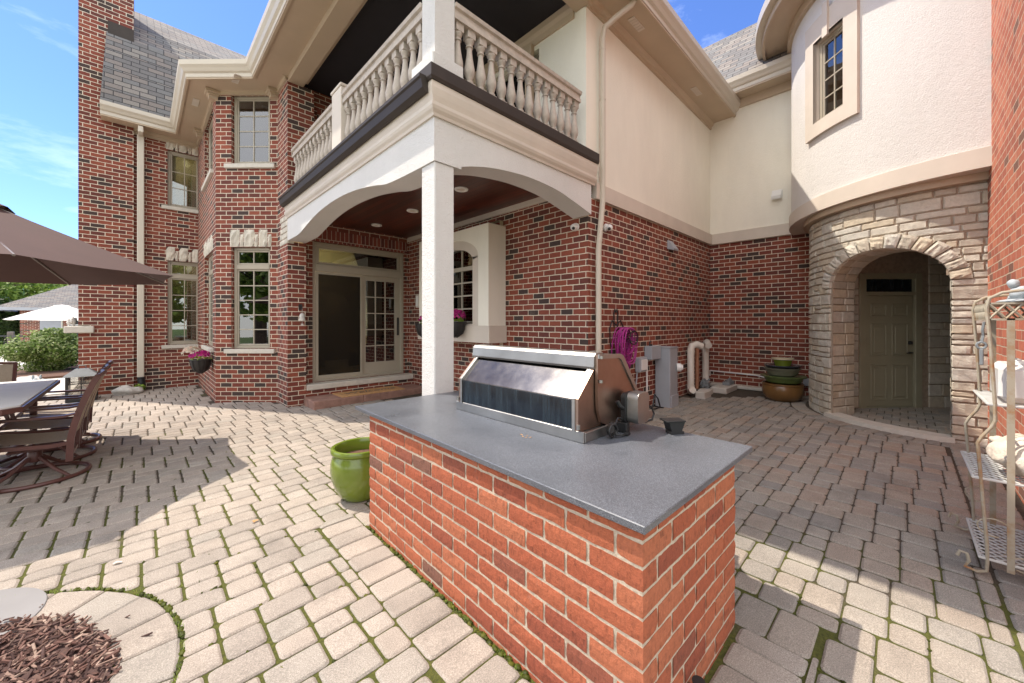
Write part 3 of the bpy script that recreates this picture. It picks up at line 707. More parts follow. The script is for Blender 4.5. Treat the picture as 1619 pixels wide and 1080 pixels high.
g.box(c0, c0+.08, .05, .1, Z0+.05, TR-.05, xf=Xd); g.box(c1-.12, c1, .05, .1, Z0+.05, TR-.05, xf=Xd); g.box(c0+.08, c1-.12, .051, .099, Z0+.05, Z0+.30, xf=Xd); g.box(c0+.08, c1-.12, .051, .099, TR-.15, TR-.05, xf=Xd)
for i in range(1, 3): c = c0+.08+(c1-c0-.2)*i/3; g.box(c-.011, c+.011, .06, .09, Z0+.3, TR-.15, xf=Xd)
for i in range(1, 5): z = Z0+.3+(TR-.45-Z0)*i/5; g.box(c0+.08, c1-.12, .062, .088, z-.011, z+.011, xf=Xd)
g.build('door_leaf', 'win_frame', door)
g = MB(); g.box(c0+.08, c1-.12, .072, .077, Z0+.3, TR-.15, xf=Xd); g.build('pane', 'glass', door)
g = MB(); g.tube([tuple(Xd @ Vector((c1-.05, .04, z))) for z in (1.25, 1.27, 1.40, 1.53, 1.55)], .011); g.box(c1-.075, c1-.025, .035, .05, 1.2, 1.6, bev=.006, xf=Xd); g.build('handle', 'iron', door)
g = MB(); s0, s1 = .075, .985
g.box(s0, s0+.045, .005, .035, Z0+.055, TR-.055, xf=Xd); g.box(s1-.045, s1, .005, .035, Z0+.055, TR-.055, xf=Xd); g.box(s0+.045, s1-.045, .006, .034, Z0+.055, Z0+.12, xf=Xd); g.box(s0+.045, s1-.045, .006, .034, TR-.1, TR-.055, xf=Xd); g.build('screen_frame', 'win_frame', door)
g = MB(); g.box(s0+.045, s1-.045, .018, .021, Z0+.12, TR-.1, xf=Xd); g.build('screen_mesh', 'screen', door)
g = MB()   # hall behind the doors with an arch in its far wall
def hq(*pp): g.face([tuple(Xd @ Vector(p)) for p in pp])
for (a0, a1, z0, z1) in ((-.35, 1.02, .3, 3.3), (1.62, 2.9, .3, 3.3), (1.02, 1.62, 2.25, 3.3)): hq((a0, 2.4, z0), (a1, 2.4, z0), (a1, 2.4, z1), (a0, 2.4, z1))
g.prism([(1.02, 2.0), (1.07, 2.13), (1.2, 2.2), (1.32, 2.22), (1.45, 2.2), (1.57, 2.13), (1.62, 2.0), (1.62, 2.26), (1.02, 2.26)], lambda a, b_, d: tuple(Xd @ Vector((a, d, b_))), 2.38, 2.44)
hq((-.35, .2, .3), (-.35, 2.4, .3), (-.35, 2.4, 3.3), (-.35, .2, 3.3)); hq((2.9, 2.4, .3), (2.9, .2, .3), (2.9, .2, 3.3), (2.9, 2.4, 3.3)); hq((-.35, .2, 3.3), (-.35, 4.4, 3.3), (2.9, 4.4, 3.3), (2.9, .2, 3.3)); hq((-.35, .2, .33), (2.9, .2, .33), (2.9, 4.4, .33), (-.35, 4.4, .33)); hq((-.35, 4.4, .3), (2.9, 4.4, .3), (2.9, 4.4, 3.3), (-.35, 4.4, 3.3))
g.build('hall_interior', 'room', door)
g = MB()
for (a, y, z) in ((.20, 1.0, 2.15), (.38, 1.0, 2.14), (.22, 1.0, 1.82), (.30, 1.0, 1.81)): g.lathe([(.0, -.018), (.016, -.008), (.02, .005), (.008, .025), (0, .03)], tuple(Xd @ Vector((a, y, z))), 8)
g.build('chandelier_bulbs', 'bulb', door)
m = MB(); m.box(2.192, 4.37, 7.62, 7.90, .235, .338, bev=.012); m.build('door_sill', 'sill', H)
m = MB(); m.wall((2.191, 7.655), (4.38, 7.655), -.2, .235); m.build('sill_course', 'brick_house', H)
# upper doors on the balcony
X2 = frame_xf((1.9, 7.90), (4.4, 7.90), .75, .06)
m = MB(); m.box(.003, .09, 0, .1, 3.8, 5.347, xf=X2); m.box(1.16, 1.247, 0, .1, 3.8, 5.347, xf=X2); m.box(.09, 1.16, .001, .099, 5.2, 5.347, xf=X2); m.box(.58, .67, .001, .099, 3.8, 5.2, xf=X2)
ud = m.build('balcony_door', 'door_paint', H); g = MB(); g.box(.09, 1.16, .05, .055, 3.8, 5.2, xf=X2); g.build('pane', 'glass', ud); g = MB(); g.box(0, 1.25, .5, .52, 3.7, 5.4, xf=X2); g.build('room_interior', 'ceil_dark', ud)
def lamp(name, loc, w, par):
    l = bpy.data.lights.new(name, 'POINT'); l.energy = w; l.color = (1, .78, .5); l.shadow_soft_size = .08; o = bpy.data.objects.new(name, l); COL.objects.link(o); o.location = loc
lamp('chandelier_lamp', (2.75, 9.0, 2.5), 30, H); lamp('hall_downlight', (3.6, 11.4, 3.1), 40, H)
lamp('bedroom_downlight', (.85, 12.85, 5.55), 1.6, H); lamp('kitchen_downlight', (5.1, 5.5, 2.95), 3.5, H); lamp('dining_downlight', (.9, 12.85, 2.9), 1.0, H)
# -- porch side wall (towards the doors) and courtyard side wall
PS0, PS1 = (4.38, 7.85), (4.38, 3.0)
m = MB(); m.wall(PS0, PS1, -.3, 3.50, [(1.35, 2.95, 1.40, 2.9)], .2); m.build('wall', 'brick_house', H)
m = MB(); m.wall((4.38, 3.0), (9.1, 3.0), -.3, 3.215); m.build('wall', 'brick_house', H)
m = MB(); m.wall((9.1, 3.0), (9.1, 0.2), -.3, 3.215); m.build('wall', 'brick_house', H)
m = MB(); m.box(4.335, 4.38, 3.25, 7.84, 3.31, 3.40, bev=.006); m.build('porch_beam', 'trim_light', H)
# boxed out arched window in the porch
m = MB()
ay0, ay1 = 5.05, 6.35; yc = (ay0+ay1)/2; hz0 = 1.47
def archpts(y0, y1, zs, rise, n=14):
    yc_ = (y0+y1)/2; w = (y1-y0)/2; return [(yc_+w*cos(pi*i/n), zs+rise*sin(pi*i/n)) for i in range(n+1)]
ap = archpts(4.90, 6.50, 2.60, .34)
outer = [(4.64, 1.42), (4.90, 1.42)] + [(4.90, 2.60)] + ap[::-1][1:-1][::1] + [(6.50, 2.60), (6.50, 1.42), (6.76, 1.42), (6.76, 3.095), (4.64, 3.095)]
ap_l = ap[::-1]     # from y=4.90 .. 6.50
V = []
def bxf(a, b_, d): return (d, a, b_)
# front slab pieces of the box with arched opening
for i in range(len(ap_l)-1):
    (ya, za), (yb, zb) = ap_l[i], ap_l[i+1]
    m.prism([(ya, za), (yb, zb), (yb, 3.095), (ya, 3.095)], bxf, 4.0, 4.06)
m.prism([(4.64, 1.44), (4.90, 1.44), (4.90, 3.095), (4.64, 3.095)], bxf, 4.0, 4.38); m.prism([(6.50, 1.44), (6.76, 1.44), (6.76, 3.095), (6.50, 3.095)], bxf, 4.0, 4.38)
m.box(4.06, 4.38, 4.90, 6.50, 3.0, 3.09); m.box(4.06, 4.38, 4.90, 6.50, 1.2, 1.44)
bo = m.build('window_surround', 'stucco', H, smooth=False); bo['label'] = 'cream boxed out surround of the arched porch window'
g = MB(); g.box(3.985, 4.38, 4.61, 6.79, 1.155, 1.44, bev=.006); g.build('base_band', 'trim_light', bo)
g = MB(); ap2 = archpts(5.08, 6.32, 2.55, .24)[::-1]
for i in range(len(ap2)-1):
    (ya, za), (yb, zb) = ap2[i], ap2[i+1]; (yc_, zc), (yd, zd) = ap_l[i], ap_l[i+1]
    g.prism([(ya, za), (yb, zb), (yd, zd), (yc_, zc)], bxf, 4.025, 4.12)
g.box(4.025, 4.12, 4.90, 5.08, 1.44, 2.60); g.box(4.025, 4.12, 6.32, 6.50, 1.44, 2.60); g.box(4.03, 4.12, 5.08, 6.32, 1.44, 1.47)
g.build('trim', 'trim_light', bo)
g = MB()
def ybox(x0, x1, y0, y1, z0, z1): g.box(x0, x1, y0, y1, z0, z1)
for i in range(4): y = 5.08+.02+(1.20)*i/3; ybox(4.115, 4.15, y-.012, y+.012, 1.47, 2.76)
for i in range(5): z = 1.50+(.92)*i/4; ybox(4.117, 4.148, 5.08, 6.32, z-.012, z+.012)
ybox(4.10, 4.16, 5.08, 6.32, 2.40, 2.47)
g.build('muntin', 'win_frame', bo)
g = MB(); g.box(4.130, 4.135, 5.08, 6.32, 1.47, 2.82); g.build('pane', 'glass', bo)
g = MB(); 
def rqq(*pp): g.face(list(pp))
rqq((5.6, 4.7, 1.1), (5.6, 6.7, 1.1), (5.6, 6.7, 3.2), (5.6, 4.7, 3.2)); rqq((4.3, 4.7, 1.1), (5.6, 4.7, 1.1), (5.6, 4.7, 3.2), (4.3, 4.7, 3.2)); rqq((5.6, 6.7, 1.1), (4.3, 6.7, 1.1), (4.3, 6.7, 3.2), (5.6, 6.7, 3.2)); rqq((4.3, 4.7, 3.2), (5.6, 4.7, 3.2), (5.6, 6.7, 3.2), (4.3, 6.7, 3.2)); rqq((4.3, 4.7, 1.2), (4.3, 6.7, 1.2), (5.6, 6.7, 1.2), (5.6, 4.7, 1.2))
g.build('room_interior', 'room', bo)
# -- porch: stucco beams with shallow arches
TH = .30
la = [(7.66, 2.945), (7.1, 2.948), (6.88, 2.965), (6.6, 3.02), (6.2, 3.09), (5.75, 3.133), (5.2, 3.142), (4.65, 3.105), (4.15, 3.03), (3.86, 2.972), (3.5, 2.952), (3.165, 2.945)]
ra = [(2.115, 2.945), (2.3, 3.006), (2.53, 3.060), (2.8, 3.097), (3.08, 3.117), (3.4, 3.112), (3.67, 3.086), (3.975, 3.025), (4.17, 2.982), (4.335, 2.944)]
def smoothpts(p, n=4):
    out = []
    for i in range(len(p)-1):
        p0 = p[max(i-1, 0)]; p1 = p[i]; p2 = p[i+1]; p3 = p[min(i+2, len(p)-1)]
        for k in range(n):
            t_ = k/n; out.append(tuple(.5*((2*p1[c])+(-p0[c]+p2[c])*t_+(2*p0[c]-5*p1[c]+4*p2[c]-p3[c])*t_*t_+(-p0[c]+3*p1[c]-3*p2[c]+p3[c])*t_**3) for c in (0, 1)))
    return out+[p[-1]]
ZT = 3.42
m = MB(); pts = smoothpts(la)
for i in range(len(pts)-1):
    (a, za), (b_, zb) = pts[i], pts[i+1]; m.prism([(a, za), (a, ZT), (b_, ZT), (b_, zb)], lambda y, z, d: (d, y, z), 1.88, 1.88+TH)
m.prism([(3.165, 2.945), (3.165, ZT), (2.92, ZT), (2.92, 2.945)], lambda y, z, d: (d, y, z), 1.88, 1.88+TH)
m.build('porch_arch', 'stucco_col', H)
m = MB(); pts = smoothpts(ra)
for i in range(len(pts)-1):
    (a, za), (b_, zb) = pts[i], pts[i+1]; m.prism([(a, za), (b_, zb), (b_, ZT), (a, ZT)], lambda x, z, d: (x, d, z), 2.9185, 2.92+TH)
m.build('porch_arch', 'stucco_col', H)
m = MB(); m.box(1.893, 2.105, 2.932, 3.155, -.1, 2.946, bev=.008); m.build('porch_column', 'stucco_col', H)
m = MB(); PP = [(1.88, 7.64), (1.88, 2.92), (4.40, 2.92)]
m.sweep(PP, [(0, 3.335), (.018, 3.335), (.025, 3.36), (.045, 3.385), (.055, 3.41), (.055, 3.44), (.035, 3.45), (.05, 3.50), (.062, 3.56), (.062, 3.612), (0, 3.612)])
m.build('cornice', 'trim_light', H)
m = MB(); m.sweep(PP[:2]+[(4.40, 2.92)], [(0, 3.614), (.075, 3.614), (.085, 3.640), (.085, 3.745), (0, 3.755)]); m.build('flashing', 'flashing', H)
m = MB(); m.sweep(PP[:2], [(.063, 3.52), (.085, 3.52), (.12, 3.55), (.135, 3.62), (.15, 3.635), (.15, 3.66), (.06, 3.66)]); m.build('porch_gutter', 'flashing', H)
m = MB(); m.box(1.90, 4.38, 2.95, 7.9, 3.45, 3.74); m.build('balcony_deck', 'trim', H)
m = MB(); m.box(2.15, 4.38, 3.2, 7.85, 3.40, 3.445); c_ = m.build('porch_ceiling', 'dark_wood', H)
for l in c_.data.loops: v = c_.data.vertices[l.vertex_index].co; c_.data.uv_layers[0].data[l.index].uv = (v.y, v.x)
for (x, y) in ((3.29, 4.41), (3.33, 5.84), (3.32, 7.2)):
    m = MB(); m.lathe([(.055, 3.398), (.06, 3.385), (.095, 3.385), (.10, 3.392), (.10, 3.40)], (x, y, 0), 24); o = m.build('recessed_light', 'white_pl', H); g = MB(); g.lathe([(0, 3.396), (.056, 3.396), (.056, 3.399)], (x, y, 0), 16); g.build('lamp_lens', 'trim_light', o)
# -- balustrade
m = MB()
railp = [(0, 4.365), (0, 4.41), (-.012, 4.42), (-.012, 4.455), (.012, 4.465), (.02, 4.5), (-.17, 4.5), (-.16, 4.465), (-.135, 4.455), (-.135, 4.365)]
m.sweep([(1.90, 5.13), (1.90, 3.16)], railp); m.sweep([(1.90, 7.44), (1.90, 5.48)], railp); m.sweep([(2.12, 2.94), (4.13, 2.94)], railp)
bal = m.build('balustrade', 'baluster', H)
g = MB(); g.box(1.885, 2.06, 5.14, 5.47, 3.75, 4.60, bev=.006); g.box(1.87, 2.075, 5.125, 5.485, 4.60, 4.64, bev=.008); g.build('newel_post', 'trim_light', bal)
g = MB(); h = .034
g.box(-h*1.35, h*1.35, -h*1.35, h*1.35, .0, .11, bev=.003); g.box(-h*1.35, h*1.35, -h*1.35, h*1.35, .545, .625, bev=.003)
g.lathe([(.030, .11), (.040, .118), (.040, .132), (.025, .14), (.031, .155), (.046, .19), (.054, .225), (.053, .26), (.043, .31), (.033, .37), (.027, .43), (.026, .465), (.037, .47), (.037, .482), (.026, .488), (.030, .505), (.044, .52), (.047, .535), (.042, .546)], (0, 0, 0), 16)
bsrc = g.build('baluster', 'baluster', bal, world=False, smooth='auto'); first = True
spots = [(1.968, 3.27+i*(5.08-3.27)/11) for i in range(12)]+[(1.968, 5.54+i*(7.38-5.54)/11) for i in range(12)]+[(2.20+i*(4.07-2.20)/13, 3.008) for i in range(14)]
for (x, y) in spots:
    o = bsrc if first else bsrc.copy()
    if not first: COL.objects.link(o); o.parent = bal
    first = False; o.location = Vector((x, y, 3.745))-chain(bal)
m = MB(); m.box(1.845, 2.18, 2.885, 3.26, 3.757, 3.895, bev=.008); m.box(1.90, 2.115, 2.94, 3.155, 3.895, 5.80); m.build('balcony_column', 'stucco_col', H)
# -- balcony beams, ceiling, inner wall, glimpse of the room
m = MB(); m.box(1.895, 2.14, 2.935, 8.3, 5.79, 5.905); m.box(2.14, 4.4, 2.936, 3.17, 5.79, 5.905); m.box(2.14, 2.2, 3.17, 7.6, 5.84, 5.93); m.build('balcony_beam', 'trim', H)
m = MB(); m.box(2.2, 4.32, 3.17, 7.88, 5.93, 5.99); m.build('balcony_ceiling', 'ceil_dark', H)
m = MB(); m.wall((4.33, 7.9), (4.33, 3.0), 3.74, 5.99, [(2.7, 4.05, 4.2, 5.65)], .08); m.wall((4.33, 3.0), (9.1, 3.0), 3.43, 5.95); m.build('wall', 'stucco', H)
window(H, (4.33, 7.9), (4.33, 3.0), 2.7, 4.05, 4.2, 5.65, 3, 3, sill=False)
m = MB(); m.sweep([(4.33, 7.88), (4.33, 3.19)], [(0, 5.72), (.03, 5.72), (.04, 5.80), (.07, 5.85), (.08, 5.99), (0, 5.99)]); m.box(4.26, 4.33, 3.95, 4.08, 4.1, 5.74); m.box(4.262, 4.33, 5.22, 5.32, 4.1, 5.74); m.build('inner_trim', 'trim', H)
m = MB(); m.wall((9.1, 3.0), (9.1, .2), 3.43, 6.3); m.build('wall', 'stucco', H)
m = MB(); m.sweep([(4.50, 3.0), (9.1, 3.0), (9.1, .9)], [(-.02, 3.205), (.055, 3.205), (.055, 3.425), (.0, 3.44), (-.02, 3.44)]); m.build('belt_band', 'trim_light', H)
# -- eaves
soff = [(-.1, 5.9), (.40, 5.9), (.405, 5.872), (.44, 5.872), (.44, 6.0), (-.1, 6.02)]
gut = [(.442, 5.90), (.45, 5.90), (.452, 5.965), (.485, 5.985), (.51, 6.03), (.545, 6.07), (.55, 6.15), (.53, 6.15), (.525, 6.085), (.442, 6.085)]
fri = [(-.02, 5.775), (.028, 5.775), (.03, 5.83), (.06, 5.845), (.085, 5.899), (-.02, 5.899)]
EP = [(-.60, 12.25), (1.04, 12.25), (1.04, 9.184), (1.886, 8.343), (1.886, 2.93), (9.1, 2.93)]
m = MB(); m.sweep(EP, soff); m.build('soffit', 'trim', H)
m = MB(); m.sweep(EP, gut); m.build('gutter', 'gutter', H)
m = MB(); m.sweep([(-.1, 12.25), (1.04, 12.25)], fri); m.build('frieze', 'trim', H); m = MB(); m.sweep([(4.33, 3.0), (9.1, 3.0)], fri); m.build('frieze', 'trim', H); m = MB(); m.sweep([(1.04, 12.2), (1.04, 9.184), (1.886, 8.343), (1.886, 7.7)], [(o+.002, z+(.06 if z < 5.88 else 0)) for o, z in fri]); m.build('frieze', 'trim', H)
for (x, y, w, l) in ((5.25, 2.75, .34, .1), (7.6, 2.75, .34, .1), (.80, 9.9, .1, .34), (1.25, 8.42, .1, .34)):
    m = MB(); m.box(x-w/2, x+w/2, y-l/2, y+l/2, 5.896, 5.8995)
    for k in range(6): m.box(x-w/2+w*k/6, x-w/2+w*(k+.6)/6, y-l/2, y+l/2, 5.890, 5.8965) if w > l else m.box(x-w/2, x+w/2, y-l/2+l*k/6, y-l/2+l*(k+.6)/6, 5.890, 5.8965)
    m.build('soffit_vent', 'trim_light', H)
for (x, y) in ((1.0, 9.2), (1.83, 8.36), (1.0, 11.3)):      # small capitals over the bay corners
    m = MB()
    for k, (e, z0, z1) in enumerate(((.07, 5.74, 5.80), (.09, 5.80, 5.84), (.12, 5.84, 5.895))): m.box(x-e, x+e, y-e, y+e, z0-.0005*k, z1+.0005, bev=.004)
    m.build('capital', 'trim', H)
# back wall eave, higher
m = MB(); m.sweep([(9.1, 3.0), (9.1, .8)], [(-.1, 6.18), (.40, 6.18), (.405, 6.15), (.44, 6.15), (.44, 6.28), (-.1, 6.3)]); m.sweep([(9.1, 3.0), (9.1, .8)], [(-.02, 6.03), (.05, 6.03), (.09, 6.178), (-.02, 6.178)]); m.build('soffit', 'trim', H)
m = MB(); m.sweep([(9.1, 3.0), (9.1, .8)], [(o, z+.28) for o, z in gut]); m.build('gutter', 'gutter', H)
# -- roofs
def roofpoly(m, pts):
    a, b_, c = Vector(pts[0]), Vector(pts[1]), Vector(pts[2]); n = (b_-a).cross(c-a).normalized()
    if n.z < 0: pts = pts[::-1]; a, b_, c = Vector(pts[0]), Vector(pts[1]), Vector(pts[2]); n = (b_-a).cross(c-a).normalized()
    tg = Vector((-n.y, n.x, 0)); tg = tg.normalized() if tg.length > 1e-6 else Vector((1, 0, 0)); bt = n.cross(tg)
    m.face(pts, uv=[(Vector(p).dot(tg), Vector(p).dot(bt)) for p in pts])
m = MB()
prof = [(11.74, 6.13), (11.80, 6.50), (11.90, 6.95), (12.03, 7.42), (12.155, 7.86), (12.62, 8.46), (14.5, 9.9), (17.5, 8.0)]
for i in range(len(prof)-1):
    (ya, za), (yb, zb) = prof[i], prof[i+1]
    xa = -.60 if ya < 12.3 else -.52; roofpoly(m, [(-.60+.02*i, ya, za), (4.0, ya, za), (4.0, yb, zb), (-.60+.02*(i+1), yb, zb)])
for i in range(4): (ya, za), (yb, zb) = prof[i], prof[i+1]; m.face([(-.60+.02*i, ya, za), (-.60+.02*(i+1), yb, zb), (-.60+.02*(i+1), 12.7, zb), (-.60+.02*i, 12.7, za)])
E0, E1, E2, E3 = (.52, 9.0, 6.13), (.52, 12.3, 6.13), (1.37, 8.15, 6.13), (1.37, 7.4, 6.13)
apx = (2.9, 10.6, 7.12)
roofpoly(m, [E1, E0, apx]); roofpoly(m, [E0, E2, apx]); roofpoly(m, [E2, (1.37, 2.41, 6.13), (4.8, 5.6, 7.7), (4.8, 9.5, 8.6), apx])
roofpoly(m, [(1.37, 2.41, 6.13), (9.3, 2.41, 6.13), (9.3, 5.6, 7.7), (4.8, 5.6, 7.7)]); roofpoly(m, [(4.8, 5.6, 7.7), (9.3, 5.6, 7.7), (9.3, 9.5, 8.6), (4.8, 9.5, 8.6)]); roofpoly(m, [(4.8, 9.5, 8.6), (9.3, 9.5, 8.6), (9.3, 16, 6.2), (4.8, 16, 6.2)]); roofpoly(m, [apx, (4.8, 9.5, 8.6), (4.8, 16, 6.2), (1.5, 16, 6.2)])
m.build('roof', 'shingle', H)
m = MB(); roofpoly(m, [(8.58, -1.5, 6.42), (8.58, 8, 6.42), (10.1, 8, 8.35), (10.1, -1.5, 8.35)]); m.build('roof', 'shingle', H)
# closing walls at the rear so that the house is a solid volume for the sun
m = MB(); m.wall((11.6, 16), (-.9, 16), -.3, 6.2); m.wall((11.6, -1.6), (11.6, 16), -.3, 6.2); m.wall((9.0, -1.6), (11.6, -1.6), -.3, 6.2); m.face([(10.0, -1.6, 6.2), (11.6, -1.6, 6.2), (11.6, 16, 6.2), (10.0, 16, 6.2)]); m.wall((-.93, 16), (-.93, 12.2), -.3, 6.1); m.build('wall', 'brick_house', H)
# -- turret: stone base with arch, stucco drum above
C1 = Vector((8.44, -.455)); R1 = 1.58; C2 = Vector((8.94, -.886)); R2 = 2.346
rs = random.Random(11)
AL, AR, ZS, RISE = radians(130.2), radians(177.8), 2.0, .47      # opening on the stone cylinder
AM = (AL+AR)/2; HW = (AR-AL)/2*R1
def inside_arch(s_, z, grow=0):
    if z < ZS: return abs(s_) < HW+grow*.0
    return (s_/(HW+grow))**2+((z-ZS)/(RISE+grow))**2 < 1
def cyl(s_, z, o=0): a = AM+s_/R1; return (C1.x+(R1+o)*cos(a), C1.y+(R1+o)*sin(a), z)
m = MB()
def EU(i, n, L):      # grid spacing with a narrow band along each edge
    if i == 0: return 0
    if i == n: return 1
    e = min(.009/L, .3); return e+(1-2*e)*(i-1)/max(1, n-2)
def stoneblock(s0, s1, z0, z1, bulge, rough):
    if s1-s0 < .02 or z1-z0 < .02: return
    nx_ = max(3, min(8, int((s1-s0)/.04)+2)); nz_ = max(3, min(6, int((z1-z0)/.03)+2)); V = []; F = []; g_ = .0065
    s0 += g_; s1 -= g_; z0 += g_; z1 -= g_; sd = rs.random()*50
    for j in range(nz_+1):
        for i in range(nx_+1):
            s_ = s0+(s1-s0)*EU(i, nx_, s1-s0); z = z0+(z1-z0)*EU(j, nz_, z1-z0); ed = min(i, nx_-i, j, nz_-j) == 0
            o = -.004 if ed else bulge+rough*noise.noise(Vector((s_*13+sd, z*13, sd)))*1.6
            if ed: s_ += rs.uniform(-.0035, .0035); z += rs.uniform(-.0035, .0035)
            V.append(cyl(s_, z, o))
    for j in range(nz_):
        for i in range(nx_): F.append((j*(nx_+1)+i+1, j*(nx_+1)+i, (j+1)*(nx_+1)+i, (j+1)*(nx_+1)+i+1))
    m.shared(V, F, rs.random())
def place(s0, s1, z0, z1, depth=0, **k):
    c = [inside_arch(s_, z, .085) for s_ in (s0, (s0+s1)/2, s1) for z in (z0+.01, (z0+z1)/2, z1-.01)]
    if not any(c): stoneblock(s0, s1, z0, z1, **k); return
    if all(c) or depth > 3: return
    if s1-s0 > z1-z0: mid = (s0+s1)/2; place(s0, mid, z0, z1, depth+1, **k); place(mid, s1, z0, z1, depth+1, **k)
    else: mid = (z0+z1)/2; place(s0, s1, z0, mid, depth+1, **k); place(s0, s1, mid, z1, depth+1, **k)
S0, S1 = (radians(60)-AM)*R1, (radians(189.5)-AM)*R1
z = .02
while z < 3.24:
    hgt = rs.choice([.09, .11, .13, .16]); hgt = min(hgt, 3.25-z); s_ = S0
    up_ = z > 2.35
    while s_ < S1:
        w = rs.uniform(.13, .34) if not up_ else rs.uniform(.18, .44); w = min(w, S1-s_)
        a0, a1 = s_, s_+w
        if z < ZS:
            if a0 < -HW < a1: a1 = -HW; w = a1-a0
            if a0 < HW < a1 and a0 > -HW: s_ = HW; continue
            if -HW <= a0 < HW: s_ = HW; continue
        kw = dict(bulge=.012 if up_ else .017, rough=.004 if up_ else .007)
        if hgt > .12 and rs.random() < .35 and w > .12: h2 = hgt*rs.uniform(.4, .6); place(a0, a1, z, z+h2, **kw); place(a0, a1, z+h2, z+hgt, **kw)
        else: place(a0, a1, z, z+hgt, **kw)
        s_ += max(w, .03)
    z += hgt
turret = m.build('turret_stonework', 'stone', H)
m = MB()   # mortar face behind the stones
N = 60
for i in range(N):
    a, b_ = S0+(S1-S0)*i/N, S0+(S1-S0)*(i+1)/N; c = (a+b_)/2
    zb = 0 if abs(c) >= HW else ZS+RISE*sqrt(max(0, 1-(c/HW)**2))
    m.face([cyl(b_, zb, -.006), cyl(a, zb, -.006), cyl(a, 3.3, -.006), cyl(b_, 3.3, -.006)])
m.build('mortar_bed', 'stone_mortar', turret)
# ring of arch stones
m = MB(); n = 15
for i in range(n):
    t0, t1 = pi*i/n, pi*(i+1)/n
    def vp(t_, k, o): return cyl((HW+k)*cos(t_), ZS+(RISE+k)*sin(t_), o)
    t0 += .012; t1 -= .012; o_ = rs.uniform(.030, .05); k1 = rs.uniform(.145, .175); sd_ = rs.random()*40; V = []; F = []
    for jj in range(6):
        for ii in range(6):
            ed = ii in (0, 5) or jj in (0, 5); wob = 0 if ed else rs.uniform(-.003, .003)
            V.append(vp(t0+(t1-t0)*ii/5, k1*jj/5, (o_-.012) if ed else o_+.014*noise.noise(Vector((ii*.8+sd_, jj*.8, sd_)))+wob))
    for jj in range(5):
        for ii in range(5): F.append((jj*6+ii, jj*6+ii+1, jj*6+ii+7, jj*6+ii+6))
    k = len(V); V += [vp(t0, 0, -.02), vp(t1, 0, -.02), vp(t1, k1, -.02), vp(t0, k1, -.02)]
    F += [(k, k+1, 5, 4, 3, 2, 1, 0), (k+3, k, 0, 6, 12, 18, 24, 30), (k+1, k+2, 35, 29, 23, 17, 11, 5), (k+2, k+3, 30, 31, 32, 33, 34, 35)]
    m.shared(V, F, rs.random())
m.build('arch_stones', 'stone', turret)
# jamb and intrados of the arch, going into the vestibule
D = Vector((cos(AM), sin(AM)))*-1; D = Vector((.90, -.436)).normalized(); JD = .52
m = MB()
def jp(s_, z, d): c = cyl(s_, z, 0); return (c[0]+D.x*d, c[1]+D.y*d, z)
def strip(p, q, r0):      # courses of stone strips along an edge from p(s,z) to q(s,z)
    k = [0, rs.uniform(.16, .36), JD]
    for a, b_ in zip(k, k[1:]):
        e = .004; P = [jp(*p, a+e), jp(*q, a+e), jp(*q, b_-e), jp(*p, b_-e)]; c = Vector(P[0]).lerp(Vector(P[2]), .5)
        nn = (Vector(P[1])-Vector(P[0])).cross(Vector(P[3])-Vector(P[0])).normalized(); ctr = Vector(jp(0, 1.6, (a+b_)/2))
        if nn.dot(ctr-c) < 0: nn = -nn
        m.shared(P+[tuple(Vector(x).lerp(c, .15)+nn*.012) for x in P], [(0, 1, 5, 4), (1, 2, 6, 5), (2, 3, 7, 6), (3, 0, 4, 7), (4, 5, 6, 7)], rs.random())
z = .05
while z < ZS-.01:
    h = min(rs.choice([.1, .13, .17]), ZS-z); 
    strip((-HW, z+.004), (-HW, z+h-.004), 0); strip((HW, z+.004), (HW, z+h-.004), 0); z += h
n = 13
for i in range(n):
    t0, t1 = pi*i/n, pi*(i+1)/n; strip((HW*cos(t0), ZS+RISE*sin(t0)), (HW*cos(t1), ZS+RISE*sin(t1)), 0)
m.build('arch_reveal', 'stone', turret)
m = MB()
m.face([jp(-HW-.01, 0, 0), jp(-HW-.01, 0, JD), jp(-HW-.01, ZS, JD), jp(-HW-.01, ZS, 0)]); m.face([jp(HW+.01, 0, 0), jp(HW+.01, 0, JD), jp(HW+.01, ZS, JD), jp(HW+.01, ZS, 0)])
for i in range(24):
    t0, t1 = pi*i/24, pi*(i+1)/24; q = lambda t_: ((HW+.01)*cos(t_), ZS+(RISE+.01)*sin(t_))
    m.face([jp(*q(t0), 0), jp(*q(t1), 0), jp(*q(t1), JD), jp(*q(t0), JD)])
m.build('reveal_mortar', 'stone_mortar', turret)
m = MB()   # curved pale threshold stone
for i in range(14):
    a0, a1 = AL-.03+(AR-AL+.05)*i/14, AL-.03+(AR-AL+.05)*(i+1)/14
    for (r_, s_) in ((R1-.16, R1+.07),):
        q = [(C1.x+rr*cos(a), C1.y+rr*sin(a)) for rr, a in ((r_, a0), (s_, a0), (s_, a1), (r_, a1))]
        m.prism(q[::-1], lambda a, b_, d: (a, b_, d), .02, .135)
m.build('threshold', 'sill', turret)
# vestibule: angled wall with the door
rt = Vector((.7157, -.6984)); fwv = Vector((.6984, .7157))
P0 = Vector((8.47, .42)); 
def vw(a, o=0): p = P0+rt*a+fwv*o; return (p.x, p.y)
m = MB(); z0_ = .09
m.wall(vw(-.75), vw(2.2), -.1, 2.75, [(.745, 1.655, z0_-.05, 2.29)], .1)

